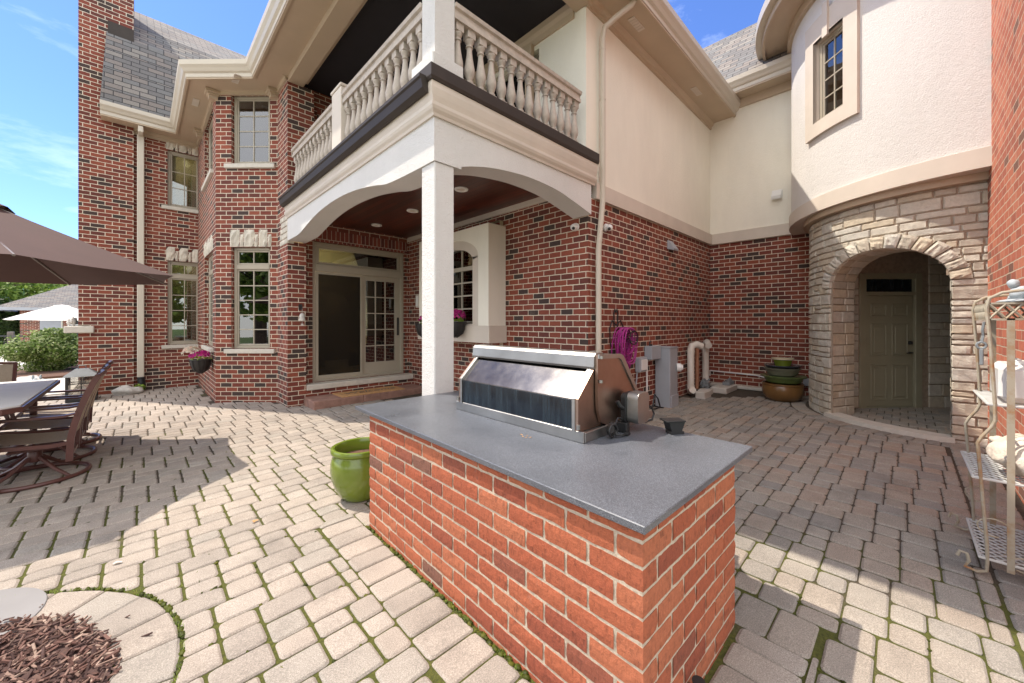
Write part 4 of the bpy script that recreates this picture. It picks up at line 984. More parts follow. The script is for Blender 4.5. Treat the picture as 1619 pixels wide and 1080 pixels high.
m.wall((7.0, -.60), (9.8, -.60), 0, 2.75); m.face([(6.98, -.62, 2.75), (9.9, -.62, 2.75), (9.9, 1.0, 2.75), (8.4, 1.0, 2.75), (7.42, .6, 2.75)]); m.build('vestibule_wall', 'stone_mortar', turret)
for (a_start, a_end) in ((1.76, 2.2), (.3, .62)):      # courses of stone right and left of the door
    m = MB(); z = .1
    while z < 2.72:
        h = rs.choice([.11, .15, .19]); a = a_start
        while a < a_end-.01:
            w = min(rs.uniform(.18, .42), a_end-a)
            X = Matrix(((rt.x, fwv.x, 0, P0.x+rt.x*(a-.75)), (rt.y, fwv.y, 0, P0.y+rt.y*(a-.75)), (0, 0, 1, 0), (0, 0, 0, 1)))
            m.box(.005, w-.005, -.02, .01, z+.005, z+h-.005, bev=.008, xf=X, r=rs.random()); a += w
        z += h
    m.build('vestibule_stone', 'stone', turret)
Xv = Matrix(((rt.x, fwv.x, 0, P0.x), (rt.y, fwv.y, 0, P0.y), (0, 0, 1, 0), (0, 0, 0, 1)))
m = MB()
m.box(-.115, -.003, -.02, .09, z0_, 2.29, bev=.008, xf=Xv); m.box(.79, .905, -.02, .09, z0_, 2.29, bev=.008, xf=Xv); m.box(-.002, .789, -.02, .09, 2.20, 2.29, xf=Xv); m.box(-.002, .789, -.02, .09, 1.93, 1.99, xf=Xv)
m.box(-.002, .789, .0, .09, z0_, z0_+.03, xf=Xv)
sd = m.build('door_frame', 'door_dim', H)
g = MB(); dz0, dz1 = z0_+.035, 1.925
g.box(.004, .784, .02, .06, dz0, dz1, xf=Xv)
for (a0, a1) in ((.09, .355), (.435, .70)):
    for (c0, c1) in ((.20, .78), (.92, 1.45), (1.56, 1.77)):
        for k, (e, o) in enumerate(((0, .019), (.03, .026), (.05, .014))): pass
        cc0, cc1 = dz0+c0-.1, dz0+c1-.1
        for (x0_, x1_, y0_, y1_) in ((a0, a1, cc0, cc0+.022), (a0, a1, cc1-.022, cc1), (a0, a0+.022, cc0+.022, cc1-.022), (a1-.022, a1, cc0+.022, cc1-.022)): g.box(x0_, x1_, .008, .02, y0_, y1_, bev=.006, xf=Xv)
        g.box(a0+.055, a1-.055, .010, .02, cc0+.055, cc1-.055, bev=.008, xf=Xv)
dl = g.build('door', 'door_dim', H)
g = MB(); g.tube([tuple(Xv @ Vector(p)) for p in ((.725, .02, 1.0), (.725, -.035, 1.0), (.70, -.04, 1.0), (.63, -.04, .995))], .011); g.lathe([(.028, -.01), (.028, .01)], tuple(Xv @ Vector((.725, .012, 1.0))), 12)
g.lathe([(0, -.028), (.02, -.026), (.028, -.018), (.028, .018), (.02, .026), (0, .028)], tuple(Xv @ Vector((.725, .0, 1.16))), 12); g.build('handle', 'iron', dl)
g = MB(); g.box(0, .788, .04, .045, 1.99, 2.20, xf=Xv); g.build('transom_pane', 'smoke_glass', sd)
# stucco drum
m = MB(); A0, A1 = 60, 200
path = arc(C2, R2, A0, A1, 70)
wa0, wa1 = 126.3, 144.6
V = []; 
def drum(a, z, o=0): return (C2.x+(R2+o)*cos(radians(a)), C2.y+(R2+o)*sin(radians(a)), z)
N = 100; angs = sorted({A0+(A1-A0)*i/N for i in range(N+1)} | {129.3, 142.0}); zz_ = [3.40, 4.54, 5.77, 6.72]
idx = {}
VV = []; FF = []
for i, a in enumerate(angs):
    for j, z in enumerate(zz_): idx[i, j] = len(VV); VV.append(drum(a, z))
for i in range(len(angs)-1):
    for j in range(3):
        am = (angs[i]+angs[i+1])/2
        if 129.3 < am < 142.0 and j == 1: continue
        FF.append((idx[i+1, j], idx[i, j], idx[i, j+1], idx[i+1, j+1]))
m.shared(VV, FF); dr = m.build('turret_drum', 'stucco_col', H, smooth='auto')
m = MB(); m.sweep(path[::-1], [(-.05, 3.19), (.05, 3.19), (.05, 3.375), (-.05, 3.40)][::1]) if False else None
def ring(m, r0, r1, z0, z1, a0=A0, a1=A1, n=80, c=C2):
    V = []; F = []
    for i in range(n+1):
        a = radians(a0+(a1-a0)*i/n)
        for (r_, z) in ((r0, z0), (r1, z0), (r1, z1), (r0, z1)): V.append((c.x+r_*cos(a), c.y+r_*sin(a), z))
    for i in range(n):
        for k in range(4): F.append((i*4+k, i*4+(k+1) % 4, (i+1)*4+(k+1) % 4, (i+1)*4+k))
    F += [(0, 3, 2, 1), (n*4, n*4+1, n*4+2, n*4+3)]
    m.shared(V, F)
ring(m, .2, R2+.035, 3.185, 3.40); b_ = m.build('turret_band', 'trim_light', H, smooth='auto')
m = MB(); ring(m, R1-.1, R1+.09, 3.10, 3.184, a0=55, a1=192, c=C1); m.build('turret_cove', 'trim', H, smooth='auto')
m = MB(); ring(m, R2-.1, R2+.42, 6.62, 6.72); ring(m, R2-.05, R2+.06, 6.46, 6.619); ring(m, R2+.40, R2+.445, 6.58, 6.80); m.build('soffit', 'trim', H, smooth='auto')
m = MB(); ring(m, R2+.446, R2+.55, 6.70, 6.86); m.build('gutter', 'gutter', H, smooth='auto')
m = MB(); V = [(C2.x+(R2+.54)*cos(radians(A0+(A1-A0)*i/60)), C2.y+(R2+.54)*sin(radians(A0+(A1-A0)*i/60)), 6.85) for i in range(61)]
for i in range(60): roofpoly(m, [V[i], V[i+1], (C2.x, C2.y, 9.6)])
m.build('roof', 'shingle', H)
# turret window with flat surround
wc = 135.5; ca = radians(wc)
pL, pR = Vector(drum(127.0, 0, .0)[:2]), Vector(drum(144.2, 0, .0)[:2])
cL = Vector((C2.x+cos(ca)*(R2+.03), C2.y+sin(ca)*(R2+.03))); td = Vector((sin(ca), -cos(ca)))*-1
hw = R2*sin(radians(6.35))
tw0 = cL-td*.36; tw1 = cL+td*.36
# surround follows the drum in thin facets
m = MB()
def seg_band(a0, a1, z0, z1, o0=.0, o1=.05):
    n = max(2, int(abs(a1-a0)/1.2))
    for i in range(n):
        b0, b1 = a0+(a1-a0)*i/n, a0+(a1-a0)*(i+1)/n
        P = [drum(b0, z0, o0), drum(b1, z0, o0), drum(b1, z0, o1), drum(b0, z0, o1), drum(b0, z1, o0), drum(b1, z1, o0), drum(b1, z1, o1), drum(b0, z1, o1)]
        m.shared(P, [(0, 1, 2, 3), (7, 6, 5, 4), (3, 2, 6, 7)]+([(0, 3, 7, 4)] if i == 0 else [])+([(1, 5, 6, 2)] if i == n-1 else []))
seg_band(124.6, 129.3, 4.33, 6.1); seg_band(142.0, 146.6, 4.33, 6.1); seg_band(129.3, 142.0, 4.33, 4.54); seg_band(129.3, 142.0, 5.77, 6.1); seg_band(134.6, 136.8, 5.70, 6.2, .05, .08)
for a in (129.3, 142.0): m.face([drum(a, 4.54, .05), drum(a, 5.77, .05), drum(a, 5.77, -.12), drum(a, 4.54, -.12)])
for z in (4.54, 5.77): m.face([drum(129.3, z, .05), drum(142.0, z, .05), drum(142.0, z, -.12), drum(129.3, z, -.12)])
m.build('window_surround', 'trim_light', H)
q0 = Vector(drum(142.0, 0, 0)[:2]); q1 = Vector(drum(129.3, 0, 0)[:2])
ol = (q1-q0).length
window(H, q1, q0, 0.0, ol, 4.54, 5.77, 2, 4, sill=False, rec=.06, curtain=[(.06, .2, 4.5, 5.5)]) if False else window(H, (q1.x, q1.y), (q0.x, q0.y), 0.0, ol, 4.54, 5.77, 2, 4, sill=False, rec=.04, curtain=[(.05, .16, 4.4, 5.4)])

# -- downspouts and small fixtures fixed to the house
def dspipe(pts, w=.078, d=.062):
    m = MB(); m.tube(pts, [w/2]*len(pts), seg=8); return m.build('downspout', 'gutter', H, smooth='auto')
ds = dspipe([(4.86, 2.56, 5.93), (4.84, 2.60, 5.86), (4.72, 2.78, 5.72), (4.635, 2.90, 5.60), (4.62, 2.925, 5.45), (4.62, 2.925, 4.4), (4.62, 2.925, 3.2), (4.60, 2.925, 3.05), (4.535, 2.925, 2.62), (4.52, 2.925, 2.5), (4.52, 2.925, 1.2), (4.52, 2.925, .05)])
ds['label'] = 'tall downspout at the corner of the brick porch'
for z in (5.3, 4.6, 3.05, 2.62): g = MB(); g.tube([(4.62 if z > 3 else 4.535, 2.925, z-.01), (4.62 if z > 3 else 4.535, 2.925, z+.01)], .043, seg=12); g.build('pipe_strap', 'gutter', ds)
m = MB(); m.box(-.045, .075, 12.10, 12.20, .24, 5.75, bev=.012); m.box(-.03, .06, 11.82, 12.12, 5.72, 5.86, bev=.012); d2 = m.build('downspout', 'gutter', H)
g = MB()
for k in range(9): g.lathe([(.062, 0), (.072, .012), (.062, .025)], (.02+.004*k*.5, 12.12-.004*k, .22-k*.03), 16)
g.build('corrugated_sleeve', 'black', d2)

# ================================================================== RIGHT WING WALL
m = MB(); m.box(2.9, 9.2, -.97, -.67, -.1, 8.2); tag(m.build('brick_wing', 'brick_wing', kind=None), 'tall orange brick wing wall closing the courtyard on the right, behind the metal rack', 'wall')

# ================================================================== OUTDOOR KITCHEN
XK = Matrix(((kx.x, ky.x, 0, KO.x), (kx.y, ky.y, 0, KO.y), (0, 0, 1, 0), (0, 0, 0, 1)))
kc = K(.45, 1.08)
kit = empty('kitchen_counter', (kc[0], kc[1], 0), 0, 'freestanding red brick grill counter with a dark grey speckled stone top', 'counter')
LX, LY, ZT_ = .908, 2.157, .822
m = MB(); m.box(.0025, LX-.0025, .0025, LY-.0025, -.03, ZT_-.001, xf=XK); m.build('mortar_core', 'mortar', kit)
m = MB(); rk = random.Random(5)
BL, BH, BW = .2165, .0843, .1035
def kbrick(a0, a1, b0, b1, z0, z1):
    # block with a gently uneven skin
    V = []; F = []; g_ = .0062; sd = rk.random()*99
    a0 += g_*(a0 > .01); a1 -= g_*(a1 < LX-.01); b0 += g_*(b0 > .01); b1 -= g_*(b1 < LY-.01); z0 += g_; z1 -= g_
    a0 -= rk.uniform(0, .0025); b0 -= rk.uniform(0, .0025)
    na, nb, nz_ = max(1, round((a1-a0)/.028)), max(1, round((b1-b0)/.028)), 3
    def P(a, b_, z):
        p = Vector((a, b_, z)); e = 0
        n_ = noise.noise(Vector((a*28+sd, b_*28, z*40)))*.0022
        o = Vector((-1 if a < a0+1e-5 else (1 if a > a1-1e-5 else 0), -1 if b_ < b0+1e-5 else (1 if b_ > b1-1e-5 else 0), 0))
        edge = (z < z0+1e-5 or z > z1-1e-5)
        if edge: p.z += noise.noise(Vector((a*22+sd, b_*22, sd)))*.0038
        return tuple(XK @ (p+o*(n_-(.0022 if edge else 0))))
    def grid(fn, nu, nv):
        i0 = len(V)
        for j in range(nv+1):
            for i in range(nu+1): V.append(P(*fn(i/nu, j/nv)))
        for j in range(nv):
            for i in range(nu): k = i0+j*(nu+1)+i; F.append((k, k+1, k+nu+2, k+nu+1))
    L = lambda x, y, t_: x+(y-x)*t_
    if a0 < .02: grid(lambda u, v: (a0, L(b1, b0, u), L(z0, z1, v)), nb, nz_)
    if a1 > LX-.02: grid(lambda u, v: (a1, L(b0, b1, u), L(z0, z1, v)), nb, nz_)
    if b0 < .02: grid(lambda u, v: (L(a0, a1, u), b0, L(z0, z1, v)), na, nz_)
    if b1 > LY-.02: grid(lambda u, v: (L(a1, a0, u), b1, L(z0, z1, v)), na, nz_)
    grid(lambda u, v: (L(a0, a1, u), L(b0, b1, v), z1), na, nb); grid(lambda u, v: (L(a0, a1, u), L(b1, b0, v), z0), na, nb)
    # joint sides
    if a0 < .02 or a1 > LX-.02: grid(lambda u, v: (L(a0, a1, u), b0, L(z0, z1, v)), 1, 1); grid(lambda u, v: (L(a1, a0, u), b1, L(z0, z1, v)), 1, 1)
    if b0 < .02 or b1 > LY-.02: grid(lambda u, v: (a0, L(b1, b0, u), L(z0, z1, v)), 1, 1); grid(lambda u, v: (a1, L(b0, b1, u), L(z0, z1, v)), 1, 1)
    m.shared(V, F, rk.random())
for c in range(-1, 10):
    z0 = .778-BH*9+BH*(c); z1 = z0+BH
    if c == 9: z1 = ZT_+.002
    odd = c % 2
    # corner bricks run alternately along each face
    b = (BL if odd else BW); 
    if odd: kbrick(0, BW, 0, BL, z0, z1)
    else: kbrick(0, BL, 0, BW, z0, z1)
    while b < LY-.03:
        e = min(b+BL, LY)
        if LY-e < .05: e = LY
        kbrick(0, BW, b, e, z0, z1); b = e
    a = (BW if odd else BL)
    while a < LX-.03:
        e = min(a+BL, LX)
        if LX-e < .05: e = LX
        kbrick(a, e, 0, BW, z0, z1); kbrick(a, e, LY-BW, LY, z0, z1); a = e
    b = BW
    while b < LY-BW-.01: e = min(b+BL, LY-BW); kbrick(LX-BW, LX, b, e, z0, z1); b = e
m.build('brick_base', 'kbrick', kit, smooth=False)
m = MB(); m.box(-.028, 1.118, -.022, 2.365, .823, .851, bev=.003, xf=XK); m.build('countertop', 'granite', kit)
m = MB(); p = [tuple(XK @ Vector(q)) for q in ((.355, .002, .085), (.355, -.035, .085), (.352, -.06, .075), (.35, -.075, .045))]; m.tube(p, [.012, .012, .013, .011]); m.lathe([(.022, 0), (.022, .012), (.01, .014), (.01, .03), (.024, .032), (.024, .038)], tuple(XK @ Vector((.355, -.04, .093))), 10); m.build('spigot', 'iron', kit)

# ------------------------------------------------------------------ grill
SZ = .851
gr = empty('grill', (1.97, 1.75, SZ), 0, 'stainless steel built in grill with closed sloping hood on the stone top', 'grill')
GX, GY0, GY1 = 1.687, 1.185, 2.325
def fx(x, z, y): return (x, y, z)
m = MB(); m.box(GX, GX+.018, GY0, GY1, SZ, SZ+.062, bev=.003); m.box(GX+.018, 2.50, GY0, GY0+.016, SZ, SZ+.055, bev=.003); m.box(GX+.018, 2.50, GY1-.016, GY1, SZ, SZ+.055, bev=.003); m.box(GX+.02, 2.48, GY0+.016, GY1-.016, SZ, SZ+.05)
m.build('base_frame', 'steel', gr)
g = MB(); hoodp = [(1.697, .912), (1.697, 1.078), (1.838, 1.215), (1.90, 1.225), (1.90, .912)]
g.prism(hoodp, fx, GY0+.055, GY1-.055); g.build('lower_hood', 'steel_hood', gr)
g = MB()
for y, yb in ((GY0+.035, GY0+.055), (GY1-.055, GY1-.075)):
    g = MB(); g.prism([(1.688, .905), (1.688, 1.084), (1.834, 1.228), (1.91, 1.228), (1.91, .905)], fx, y, y+.02); he = g.build('hood_end', 'steel_brown', gr)
    g = MB(); g.prism([(1.684, .905), (1.684, 1.086), (1.834, 1.232), (1.854, 1.232), (1.704, 1.075), (1.704, .905)], fx, min(yb, yb+.02) if yb < y+.021 and yb > y else yb, (yb if yb < y else yb)+.02); g.build('edge_strip', 'steel', he)
g = MB(); g.box(1.690, 1.696, GY0+.078, GY1-.078, .918, 1.072); g.build('window', 'smoke_glass', gr)
g = MB(); g.prism([(1.835, 1.232), (1.828, 1.245), (1.832, 1.305), (1.85, 1.322), (1.92, 1.325), (1.92, 1.232)], fx, GY0+.03, GY1-.02); g.build('top_rail', 'steel', gr)
g = MB()
side = [(1.842, 1.315), (2.07, 1.305), (2.10, 1.295), (2.30, 1.04), (2.36, .985), (2.44, .968), (2.44, .905), (1.93, .905), (1.875, .93), (1.848, 1.0), (1.842, 1.08)]
g.prism(side, fx, GY1-.025, GY1-.010); g.build('side_plate', 'steel_brown', gr); g = MB(); g.prism(side, fx, GY0+.012, GY0+.030); spl = g.build('side_plate', 'steel_brown', gr); g = MB()
g.prism([(1.842, 1.318), (2.075, 1.308), (2.108, 1.296), (2.305, 1.045), (2.365, .99), (2.44, .972), (2.44, .95), (2.35, .965), (2.285, 1.03), (2.085, 1.272), (2.06, 1.283), (1.842, 1.293)], fx, GY0+.002, GY0+.0115)
g.build('edge_trim', 'steel', spl)
g = MB(); g.prism([(1.93, 1.318), (2.07, 1.305), (2.30, 1.04), (2.44, .968), (2.44, .92), (1.93, .92)], fx, GY0+.03, GY1-.03); g.build('hood', 'steel', gr)
g = MB()
for (x, z) in ((1.858, 1.30), (1.855, 1.165)): g.lathe([(0, -.01), (.012, -.008), (.012, .008), (0, .01)], (x, GY0+.0, z), 12)
for y in (GY0+.03, GY1-.03): g.lathe([(.011, -.012), (.011, .012)], (1.682, y, .935), 10)
g.build('bolt', 'steel', gr)
# rotisserie motor
g = MB(); rc = [( .07*cos(a)*.95, .0) for a in (0,)]
def rbox(mb_, x0, x1, y0, y1, z0, z1, rad, n=5):
    pts = []
    for (cx, cz, a0) in ((x1-rad, z1-rad, 0), (x0+rad, z1-rad, 90), (x0+rad, z0+rad, 180), (x1-rad, z0+rad, 270)):
        for i in range(n+1): a = radians(a0+90*i/n); pts.append((cx+rad*cos(a), cz+rad*sin(a)))
    mb_.prism(pts, fx, y0, y1)
rbox(g, 2.05, 2.19, 1.065, 1.135, .905, 1.085, .035); mt = g.build('rotisserie_motor', 'steel', gr, smooth='auto'); mt['label'] = 'shiny rotisserie motor on the end of the grill'
g = MB(); rbox(g, 2.035, 2.175, 1.137, 1.165, .90, 1.08, .03); g.tube([(2.04, 1.15, .99), (2.00, 1.15, 1.01), (1.985, 1.16, 1.04)], .012); g.box(2.02, 2.06, 1.12, 1.19, .852, .91, bev=.004); g.build('motor_bracket', 'black', mt)
g = MB(); g.tube([(2.19, 1.09, 1.0), (2.23, 1.07, .985), (2.245, 1.06, .94), (2.22, 1.06, .91), (2.17, 1.08, .90)], .006); g.build('handle', 'iron', mt)
cp = MB()
for k in range(6): cp.tube([(1.885+.004*k+.034*cos(t_), 1.118+.005*k+.012*sin(t_*.5), SZ+.043+.034*sin(t_)) for t_ in [2*pi*i/18 for i in range(18)]], .0055, seg=6, closed=True)
cp.tube([(1.90, 1.12, SZ+.02), (1.94, 1.10, SZ+.012), (1.975, 1.10, SZ+.010)], .006); cp.box(1.97, 2.01, 1.088, 1.112, SZ+.002, SZ+.02, bev=.003); cp.tube([(1.91, 1.13, SZ+.07), (1.96, 1.14, SZ+.10), (2.03, 1.15, SZ+.08)], .005)
tag(cp.build('power_cord', 'black'), 'coiled black power cord with plug beside the grill motor', 'cord')
bb = MB(); Xb = Matrix.Translation((2.235, .93, SZ)) @ Matrix.Scale(1.2, 4) @ Matrix.Rotation(radians(-35), 4, 'Z')
bb.box(-.035, .035, -.025, .025, .0, .014, bev=.002, xf=Xb); bb.prism([(-.03, .012), (.02, .012), (.038, .058), (-.045, .062)], lambda a, z, d: tuple(Xb @ Vector((a, d, z))), -.026, .03); bb.box(-.06, .04, -.032, .036, .060, .067, bev=.002, xf=Xb)
tag(bb.build('rotisserie_bracket', 'black'), 'small black metal bracket lying near the rear edge of the stone top', 'bracket')
lf = MB(); rl = random.Random(3)
for k in range(5): 
    x, y = 1.555+rl.uniform(-.02, .03), 1.50+rl.uniform(-.05, .04); a = rl.uniform(0, 3); s_ = rl.uniform(.007, .013)
    lf.face([(x-s_*cos(a), y-s_*sin(a), SZ+.002), (x+s_*.4*sin(a), y-s_*.4*cos(a), SZ+.005), (x+s_*cos(a), y+s_*sin(a), SZ+.003), (x-s_*.4*sin(a), y+s_*.4*cos(a), SZ+.004)])
tag(lf.build('dead_leaf', 'mat'), 'crumpled dead leaf on the stone top in front of the grill', 'leaf')

# ================================================================== POTS
def pot(name, prof, c, mat, label, cat='plant pot', group=None, soil=None, seg=36):
    e = empty(name, c, 0, label, cat, group)
    m = MB(); m.lathe(prof, (0, 0, 0), seg); m.build('pot_body', mat, e, world=False, smooth='auto')
    if soil: g = MB(); g.lathe([(0, soil[1]), (soil[0]*.6, soil[1]+.006), (soil[0], soil[1])], (0, 0, 0), seg); g.build('soil', 'soil', e, world=False)
    return e
pr = [(.125, 0), (.14, .008), (.17, .045), (.205, .11), (.228, .18), (.238, .25), (.236, .31), (.226, .355), (.214, .378), (.213, .386), (.226, .394), (.236, .405), (.238, .425), (.232, .438), (.218, .443), (.203, .438), (.196, .42), (.196, .37), (.20, .32)]
pot('planter', pr, (1.365, 3.275, gz(1.36, 3.27)), 'green_glaze', 'large empty lime green glazed pot at the far left corner of the brick counter', 'planter', soil=(.192, .34))
bx_, by_ = 8.32, 1.52; z_ = gz(bx_, by_)
pot('planter', [(.20, 0), (.23, .01), (.29, .08), (.315, .17), (.31, .25), (.30, .275), (.315, .285), (.315, .31), (.28, .31), (.275, .25), (.25, .1)], (bx_, by_, z_), 'amber_glaze', 'wide amber brown pot at the bottom of the stack of pots', 'planter', 'stack of glazed pots')
pot('planter', [(.20, 0), (.26, .03), (.29, .09), (.30, .115), (.345, .125), (.35, .145), (.31, .15), (.27, .13)], (bx_+.01, by_-.01, z_+.30), 'moss_glaze', 'broad green bowl resting on the amber pot', 'planter', 'stack of glazed pots')
pot('planter', [(.17, 0), (.22, .03), (.245, .09), (.255, .12), (.275, .13), (.28, .15), (.24, .155), (.22, .13)], (bx_-.005, by_+.005, z_+.43), 'olive_glaze', 'mottled olive bowl in the middle of the pot stack', 'planter', 'stack of glazed pots')
pot('planter', [(.18, 0), (.26, .025), (.285, .05), (.285, .06), (.25, .055), (.20, .03)], (bx_, by_, z_+.575), 'dark_glaze', 'shallow dark blue saucer under the small green pot', 'planter', 'stack of glazed pots')
pot('planter', [(.10, 0), (.12, .01), (.14, .09), (.145, .115), (.165, .12), (.168, .15), (.15, .155), (.135, .12)], (bx_+.01, by_, z_+.61), 'green_glaze', 'small green pot with a cream rim topping the stack', 'planter', 'stack of glazed pots')
g = MB(); g.lathe([(.150, .118), (.170, .122), (.173, .150), (.152, .158)], (0, 0, 0), 30); g.build('rim', 'cream_glaze', [o for o in COL.objects if o.name.startswith('planter')][-1], world=False, smooth='auto')

# ================================================================== FIXTURES ON THE COURTYARD WALL (y = 3.0 plane)
def wx(x, z, o=0): return (x, 3.0-o, z)
def dome_cam(x, y, z, dirv, label):
    e = empty('security_camera', (x, y, z), 0, label, 'security camera', 'white dome security cameras')
    m = MB(); d = Vector(dirv).normalized(); q = d.to_track_quat('Z', 'Y').to_matrix().to_4x4()
    def put(prof, nm, mat, off=0):
        g = MB(); g.lathe(prof, (0, 0, 0), 20); g.v = [tuple(q @ Vector(p)) for p in g.v]; return g.build(nm, mat, e, world=False, smooth='auto')
    put([(0, 0), (.055, 0), (.055, .02), (.04, .035), (0, .04)], 'mount', 'white_pl')
    g = MB(); blob(g, (0, 0, 0), .048, .048, .048, amp=0); g.v = [tuple(Vector(p)+d*.065) for p in g.v]; g.build('dome', 'white_pl', e, world=False, smooth=True)
    g = MB(); blob(g, (0, 0, 0), .022, .022, .022, amp=0, seg=12, rings=8); g.v = [tuple(Vector(p)+d*.065+Vector((-.035, -.02, -.022))) for p in g.v]; g.build('lens', 'black', e, world=False, smooth=True)
dome_cam(4.375, 3.20, 2.83, (-1, -.15, -.25), 'white dome camera on the porch brickwork left of the downspout')
dome_cam(4.80, 2.995, 2.86, (.1, -1, -.2), 'white dome camera on the courtyard brickwork right of the downspout')
v = MB(); v.box(6.88, 7.08, 2.985, 3.0, 2.83, 2.99, bev=.004); v.prism([(2.99, 2.985), (2.83, 2.985), (2.80, 2.88), (2.83, 2.87)], lambda z, y, d: (d, y, z), 6.89, 7.07)
tag(v.build('wall_vent', 'grey_pl'), 'grey hooded exhaust vent high on the courtyard brick wall', 'vent')
v = MB(); v.box(9.085, 9.1, 1.66, 1.84, 3.96, 4.13, bev=.004); v.prism([(4.13, 9.085), (3.96, 9.085), (3.93, 8.99), (3.99, 8.975)], lambda z, x, d: (x, d, z), 1.67, 1.83)
tag(v.build('wall_vent', 'white_pl'), 'small pale hooded vent on the cream stucco back wall', 'vent')
# hose hanger and purple hose
hh = empty('hose_hanger', (5.08, 2.99, 1.5), 0, 'black wrought iron hose hanger on the courtyard brick wall', 'hose hanger')
m = MB()
for sx_ in (-1, 1):
    m.tube([wx(5.08+sx_*.05, 1.42, .012), wx(5.08+sx_*.055, 1.62, .012), wx(5.08+sx_*.03, 1.69, .012), wx(5.08, 1.64, .012)], .009)
    m.tube([wx(5.08, 1.45, .02), wx(5.08+sx_*.12, 1.52, .02), wx(5.08+sx_*.20, 1.40, .03), wx(5.08+sx_*.19, 1.2, .03), wx(5.08+sx_*.12, 1.1, .02)], .009)
m.build('scroll_frame', 'iron', hh)
m = MB(); m.tube([(5.20+.12*cos(t_), 2.76, 1.27+.10*sin(t_)) for t_ in [2*pi*i/24 for i in range(24)]], .009, closed=True, seg=6)
for a in (.3, 1.2, 2.2, 3.3, 4.4, 5.4): m.tube([(5.20+.12*cos(a), 2.76, 1.27+.10*sin(a)), (5.20+.05*cos(a), 2.88, 1.27+.05*sin(a)), (5.18, 2.98, 1.27)], .006, seg=6)
m.build('hanger_basket', 'iron', hh)
m = MB(); rh = random.Random(2)
for k in range(13):
    a_, b_ = .16+rh.uniform(-.03, .05), .20+rh.uniform(-.03, .09); ox = rh.uniform(-.03, .03); oy = .03+k*.014
    m.tube([(5.17+ox+a_*cos(t_), 3.0-oy-.012*sin(3*t_+k), 1.20-(b_-.2)*.8+b_*sin(t_)) for t_ in [2*pi*i/32 for i in range(32)]], .0095, seg=6, closed=True)
for k in range(7):
    x0 = 5.20+rh.uniform(-.02, .14); m.tube([(x0, 2.93-.01*k, 1.05), (x0+.02, 2.94-.01*k, .85), (x0+rh.uniform(-.06, .1), 2.94, .62+rh.uniform(-.1, .1)), (x0+.03, 2.93, .80), (x0+.05, 2.92, 1.04)], .0095, seg=6)
tag(m.build('garden_hose', 'purple', smooth='auto'), 'bright purple coiled garden hose hanging beside the downspout', 'hose')
# electrical boxes
m = MB(); Xe = None
m.box(5.66, 5.90, 2.90, 2.99, .70, .93, bev=.012); e1 = m.build('outlet_cover', 'grey_pl'); tag(e1, 'light grey weatherproof outlet cover below the purple hose', 'electrical box')
g = MB(); g.tube([wx(5.68, .70, .04), wx(5.66, .5, .03), wx(5.62, .45, .03)], .012); g.build('cable', 'grey_pl', e1)
g = MB(); g.box(5.69, 5.87, 2.885, 2.90, .73, .90, bev=.008); g.build('lid', 'white_pl', e1)
m = MB(); m.box(5.98, 6.32, 2.86, 2.99, .88, 1.10, bev=.006); e2 = m.build('switch_box', 'grey_pl'); tag(e2, 'grey metal switch box with black knob left of the meter pedestal', 'electrical box')
g = MB(); g.tube([wx(6.05, 1.10, .07), wx(6.05, 1.16, .07), wx(6.09, 1.18, .07)], .012); g.lathe([(.02, 0), (.02, .03)], wx(6.12, 1.10, .06), 12); g.build('cable_gland', 'black', e2)
g = MB(); g.tube([wx(5.99, .88, .05), wx(5.99, .07, .05)], .015); g.build('conduit', 'white_pl', e2)
mp_ = empty('meter_pedestal', (6.5, 2.85, gz(6.5, 2.85)), 0, 'tall grey metal electric pedestal with a round white socket', 'electrical box')
m = MB(); m.box(6.35, 6.66, 2.72, 2.98, .05, 1.06, bev=.008); m.box(6.34, 6.67, 2.71, 2.985, 1.06, 1.075, bev=.004); m.box(6.38, 6.66, 2.705, 2.72, .05, .26, bev=.004); m.build('cabinet', 'grey_pl', mp_)
g = MB(); g.lathe([(.065, 0), (.07, .01), (.07, .07), (.06, .075), (.045, .07), (.045, .10), (.035, .10), (.035, .06), (0, .06)], (0, 0, 0), 24)
q = Vector((.55, -1, 0)).normalized().to_track_quat('Z', 'Y').to_matrix().to_4x4(); g.v = [tuple(q @ Vector(p)+Vector((6.60, 2.715, .72))) for p in g.v]; g.build('socket', 'white_pl', mp_, smooth='auto')
m = MB(); m.tube([wx(6.0, .08, .05), wx(6.06, .12, .12), wx(6.12, .3, .12), wx(6.2, .22, .14), wx(6.24, .08, .16), wx(6.1, .06, .14), wx(6.0, .07, .1), wx(6.14, .10, .10), wx(6.28, .06, .2)], .012, seg=6)
tag(m.build('power_cord', 'black'), 'black cord tangled on the paving at the foot of the meter pedestal', 'cord')
# pvc pipes
pp = empty('pipe_stand', (7.9, 2.9, .1), 0, 'cream plastic drain pipes with two hooked tops by the courtyard corner', 'pipes')
m = MB(); m.tube([wx(7.55, .20, .20), wx(7.62, .16, .14), wx(7.70, .17, .10), wx(7.72, .3, .10), wx(7.72, .95, .10), wx(7.75, 1.03, .11), wx(7.84, 1.06, .16), wx(7.92, 1.02, .24)], .065, seg=14); m.build('hooked_pipe', 'pvc', pp, smooth='auto')
m = MB(); m.tube([wx(8.52, .2, .10), wx(8.52, .95, .10), wx(8.48, 1.05, .12), wx(8.36, 1.08, .18), wx(8.22, 1.02, .26)], .065, seg=14); m.build('hooked_pipe', 'pvc', pp, smooth='auto')
m = MB(); m.tube([wx(8.1, .15, .08), wx(8.1, 1.0, .08)], .036, seg=12); m.build('copper_pipe', 'copper', pp, smooth='auto')
m = MB()
